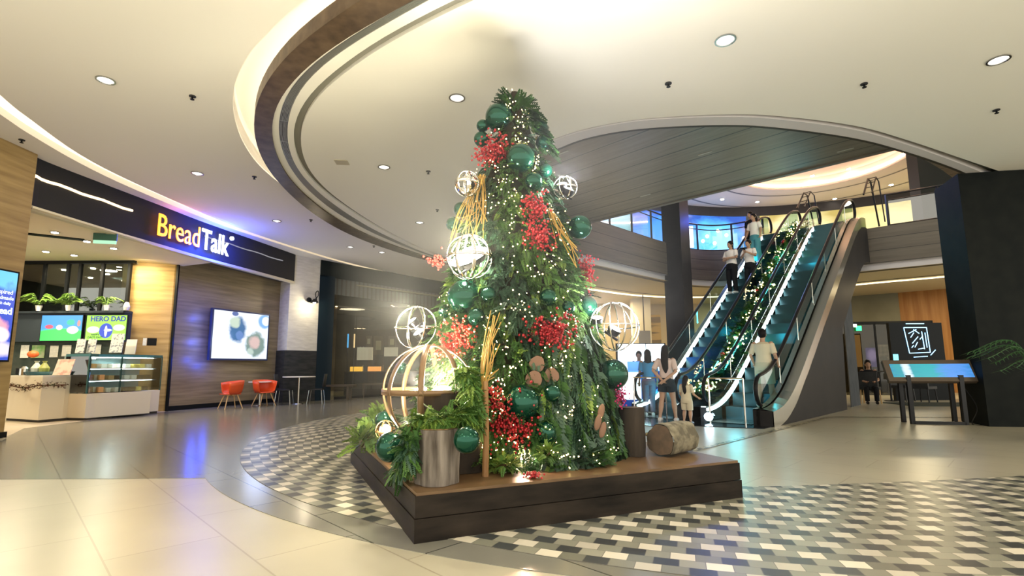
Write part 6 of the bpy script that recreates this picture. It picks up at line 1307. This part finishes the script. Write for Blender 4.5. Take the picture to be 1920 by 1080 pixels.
def esc_pt(u, v): 
    n = 21; run = (ZT / n) / SL; i = math.floor((u - UB) / run); return UV(u, v, max(0, (i + 1) * ZT / n)) if u > UB else UV(u, v, .03)
person('person in white T-shirt and light shorts at the foot of the right escalator', tuple(esc_pt(11.6, -4.12)), fa, 1.60, SKIN, [((-.27, -.02, 1.13), (-.26, .14, .94)), ((.25, -.02, 1.13), (.24, .14, .94))], ((-.14, -.03), (.13, .05)), None, hz, 'short', CREAMC, BEIGE, 'knee', shoes=mat('pale shoe', (.5, .55, .5), .5), thin=1.08, sleeve=.5)
person('person with folded arms in white shirt and dark trousers on the left escalator', tuple(esc_pt(15.6, -6.28)), fa + PI - .35, 1.58, SKIND, [((-.26, .06, 1.13), (.02, .20, 1.14)), ((.26, .06, 1.11), (-.02, .18, 1.10))], ((-.10, 0), (.10, .05)), None, hz, 'short', WHITE, BLK, 'trousers', shoes=WSHOE, thin=1.1)
tq = person('person looking at a phone in white shirt and dark trousers on the left escalator', tuple(esc_pt(15.75, -5.80)), fa + PI - .2, 1.56, SKIND, [((-.25, .06, 1.15), (-.07, .25, 1.28)), ((.25, .06, 1.15), (.05, .22, 1.24))], ((-.09, 0), (.10, .04)), None, hz, 'short', WHITE, BLK, 'trousers', shoes=WSHOE)
q = MB(); q.box(-.035, .035, -.005, .005, -.07, .07); tag(q.build('mobile_phone', DARK, None, tq.matrix_world @ T((-.03, .31, 1.35)) @ Matrix.Rotation(-.5, 4, 'X')), 'small dark mobile phone held by the right hand person on the left escalator', 'phone')
person('person with long dark hair, white top and wide teal jeans on the left escalator', tuple(esc_pt(17.1, -6.08)), fa + PI - .3, 1.62, SKIND, [((-.25, .0, 1.13), (-.27, .10, .92)), ((.25, .0, 1.13), (.27, .10, .92))], ((-.11, 0), (.11, .06)), None, hz, 'long', WHITE, JEANS, 'wide', shoes=WSHOE)
person('person in dark clothes behind the one in teal jeans', tuple(esc_pt(17.6, -6.36)), fa + PI - .3, 1.58, SKIND, None, ((-.1, 0), (.1, 0)), None, hz, 'mid', BLK, BLK, 'trousers')
p = Z(1634, 757); person('person in black seated on a dark cafe chair beside a round table', (p.x, p.y, -.40), fa + PI * .35 + 2.3, 1.62, SKIND, [((-.22, .06, 1.12), (-.12, .30, 1.08)), ((.24, .06, 1.12), (.12, .30, 1.08))], ((-.12, .42, .42), (.12, .46, .42)), ((-.12, .44, .88), (.12, .46, .88)), .90, 'mid', BLK, BLK, 'trousers', shoes=BLK)
person('person in dark clothes sitting behind the blue kiosk in front of the white screens', (3.66, 14.9, -.06), PI * .9, 1.58, SKIND, [((-.22, .06, 1.12), (-.10, .30, 1.02)), ((.22, .06, 1.12), (.10, .30, 1.02))], ((-.12, .3), (.12, .3)), None, .88, 'short', mat('slate cloth', (.05, .08, .14), .7), BLK, 'trousers')
p = Z(770, 735); A = Y(752, 668, 21.9); person('person in pale top standing behind the dark cafe bar', (A.x - .1, 22.6, 0), PI, 1.62, SKIND, [((-.24, .06, 1.13), (-.12, .25, 1.22)), ((.24, .06, 1.13), (.10, .25, 1.12))], ((-.1, 0), (.1, 0)), None, hz, 'short', mat('tan top', (.35, .25, .15), .7), BLK, 'trousers')
print('objects', len(bpy.data.objects), 'tris', sum(len(m.polygons) for m in bpy.data.meshes))
hz_m = bpy.data.materials.new('thin haze'); hz_m.use_nodes = True; nt = hz_m.node_tree; nt.nodes.clear(); o_ = nt.nodes.new('ShaderNodeOutputMaterial'); vs_ = nt.nodes.new('ShaderNodeVolumeScatter')
vs_.inputs['Density'].default_value = .03; vs_.inputs['Anisotropy'].default_value = .3; nt.links.new(vs_.outputs[0], o_.inputs['Volume'])  # added scattering volume imitating lens glare round the tree lamps
q = MB(); q.box(-1.45, 1.6, 4.0, 6.6, PH + .01, 4.85); tag(q.build('glare_haze', hz_m), 'added thin volume standing in for lens glare round the lit Christmas tree', 'glare_haze', kind='stuff')
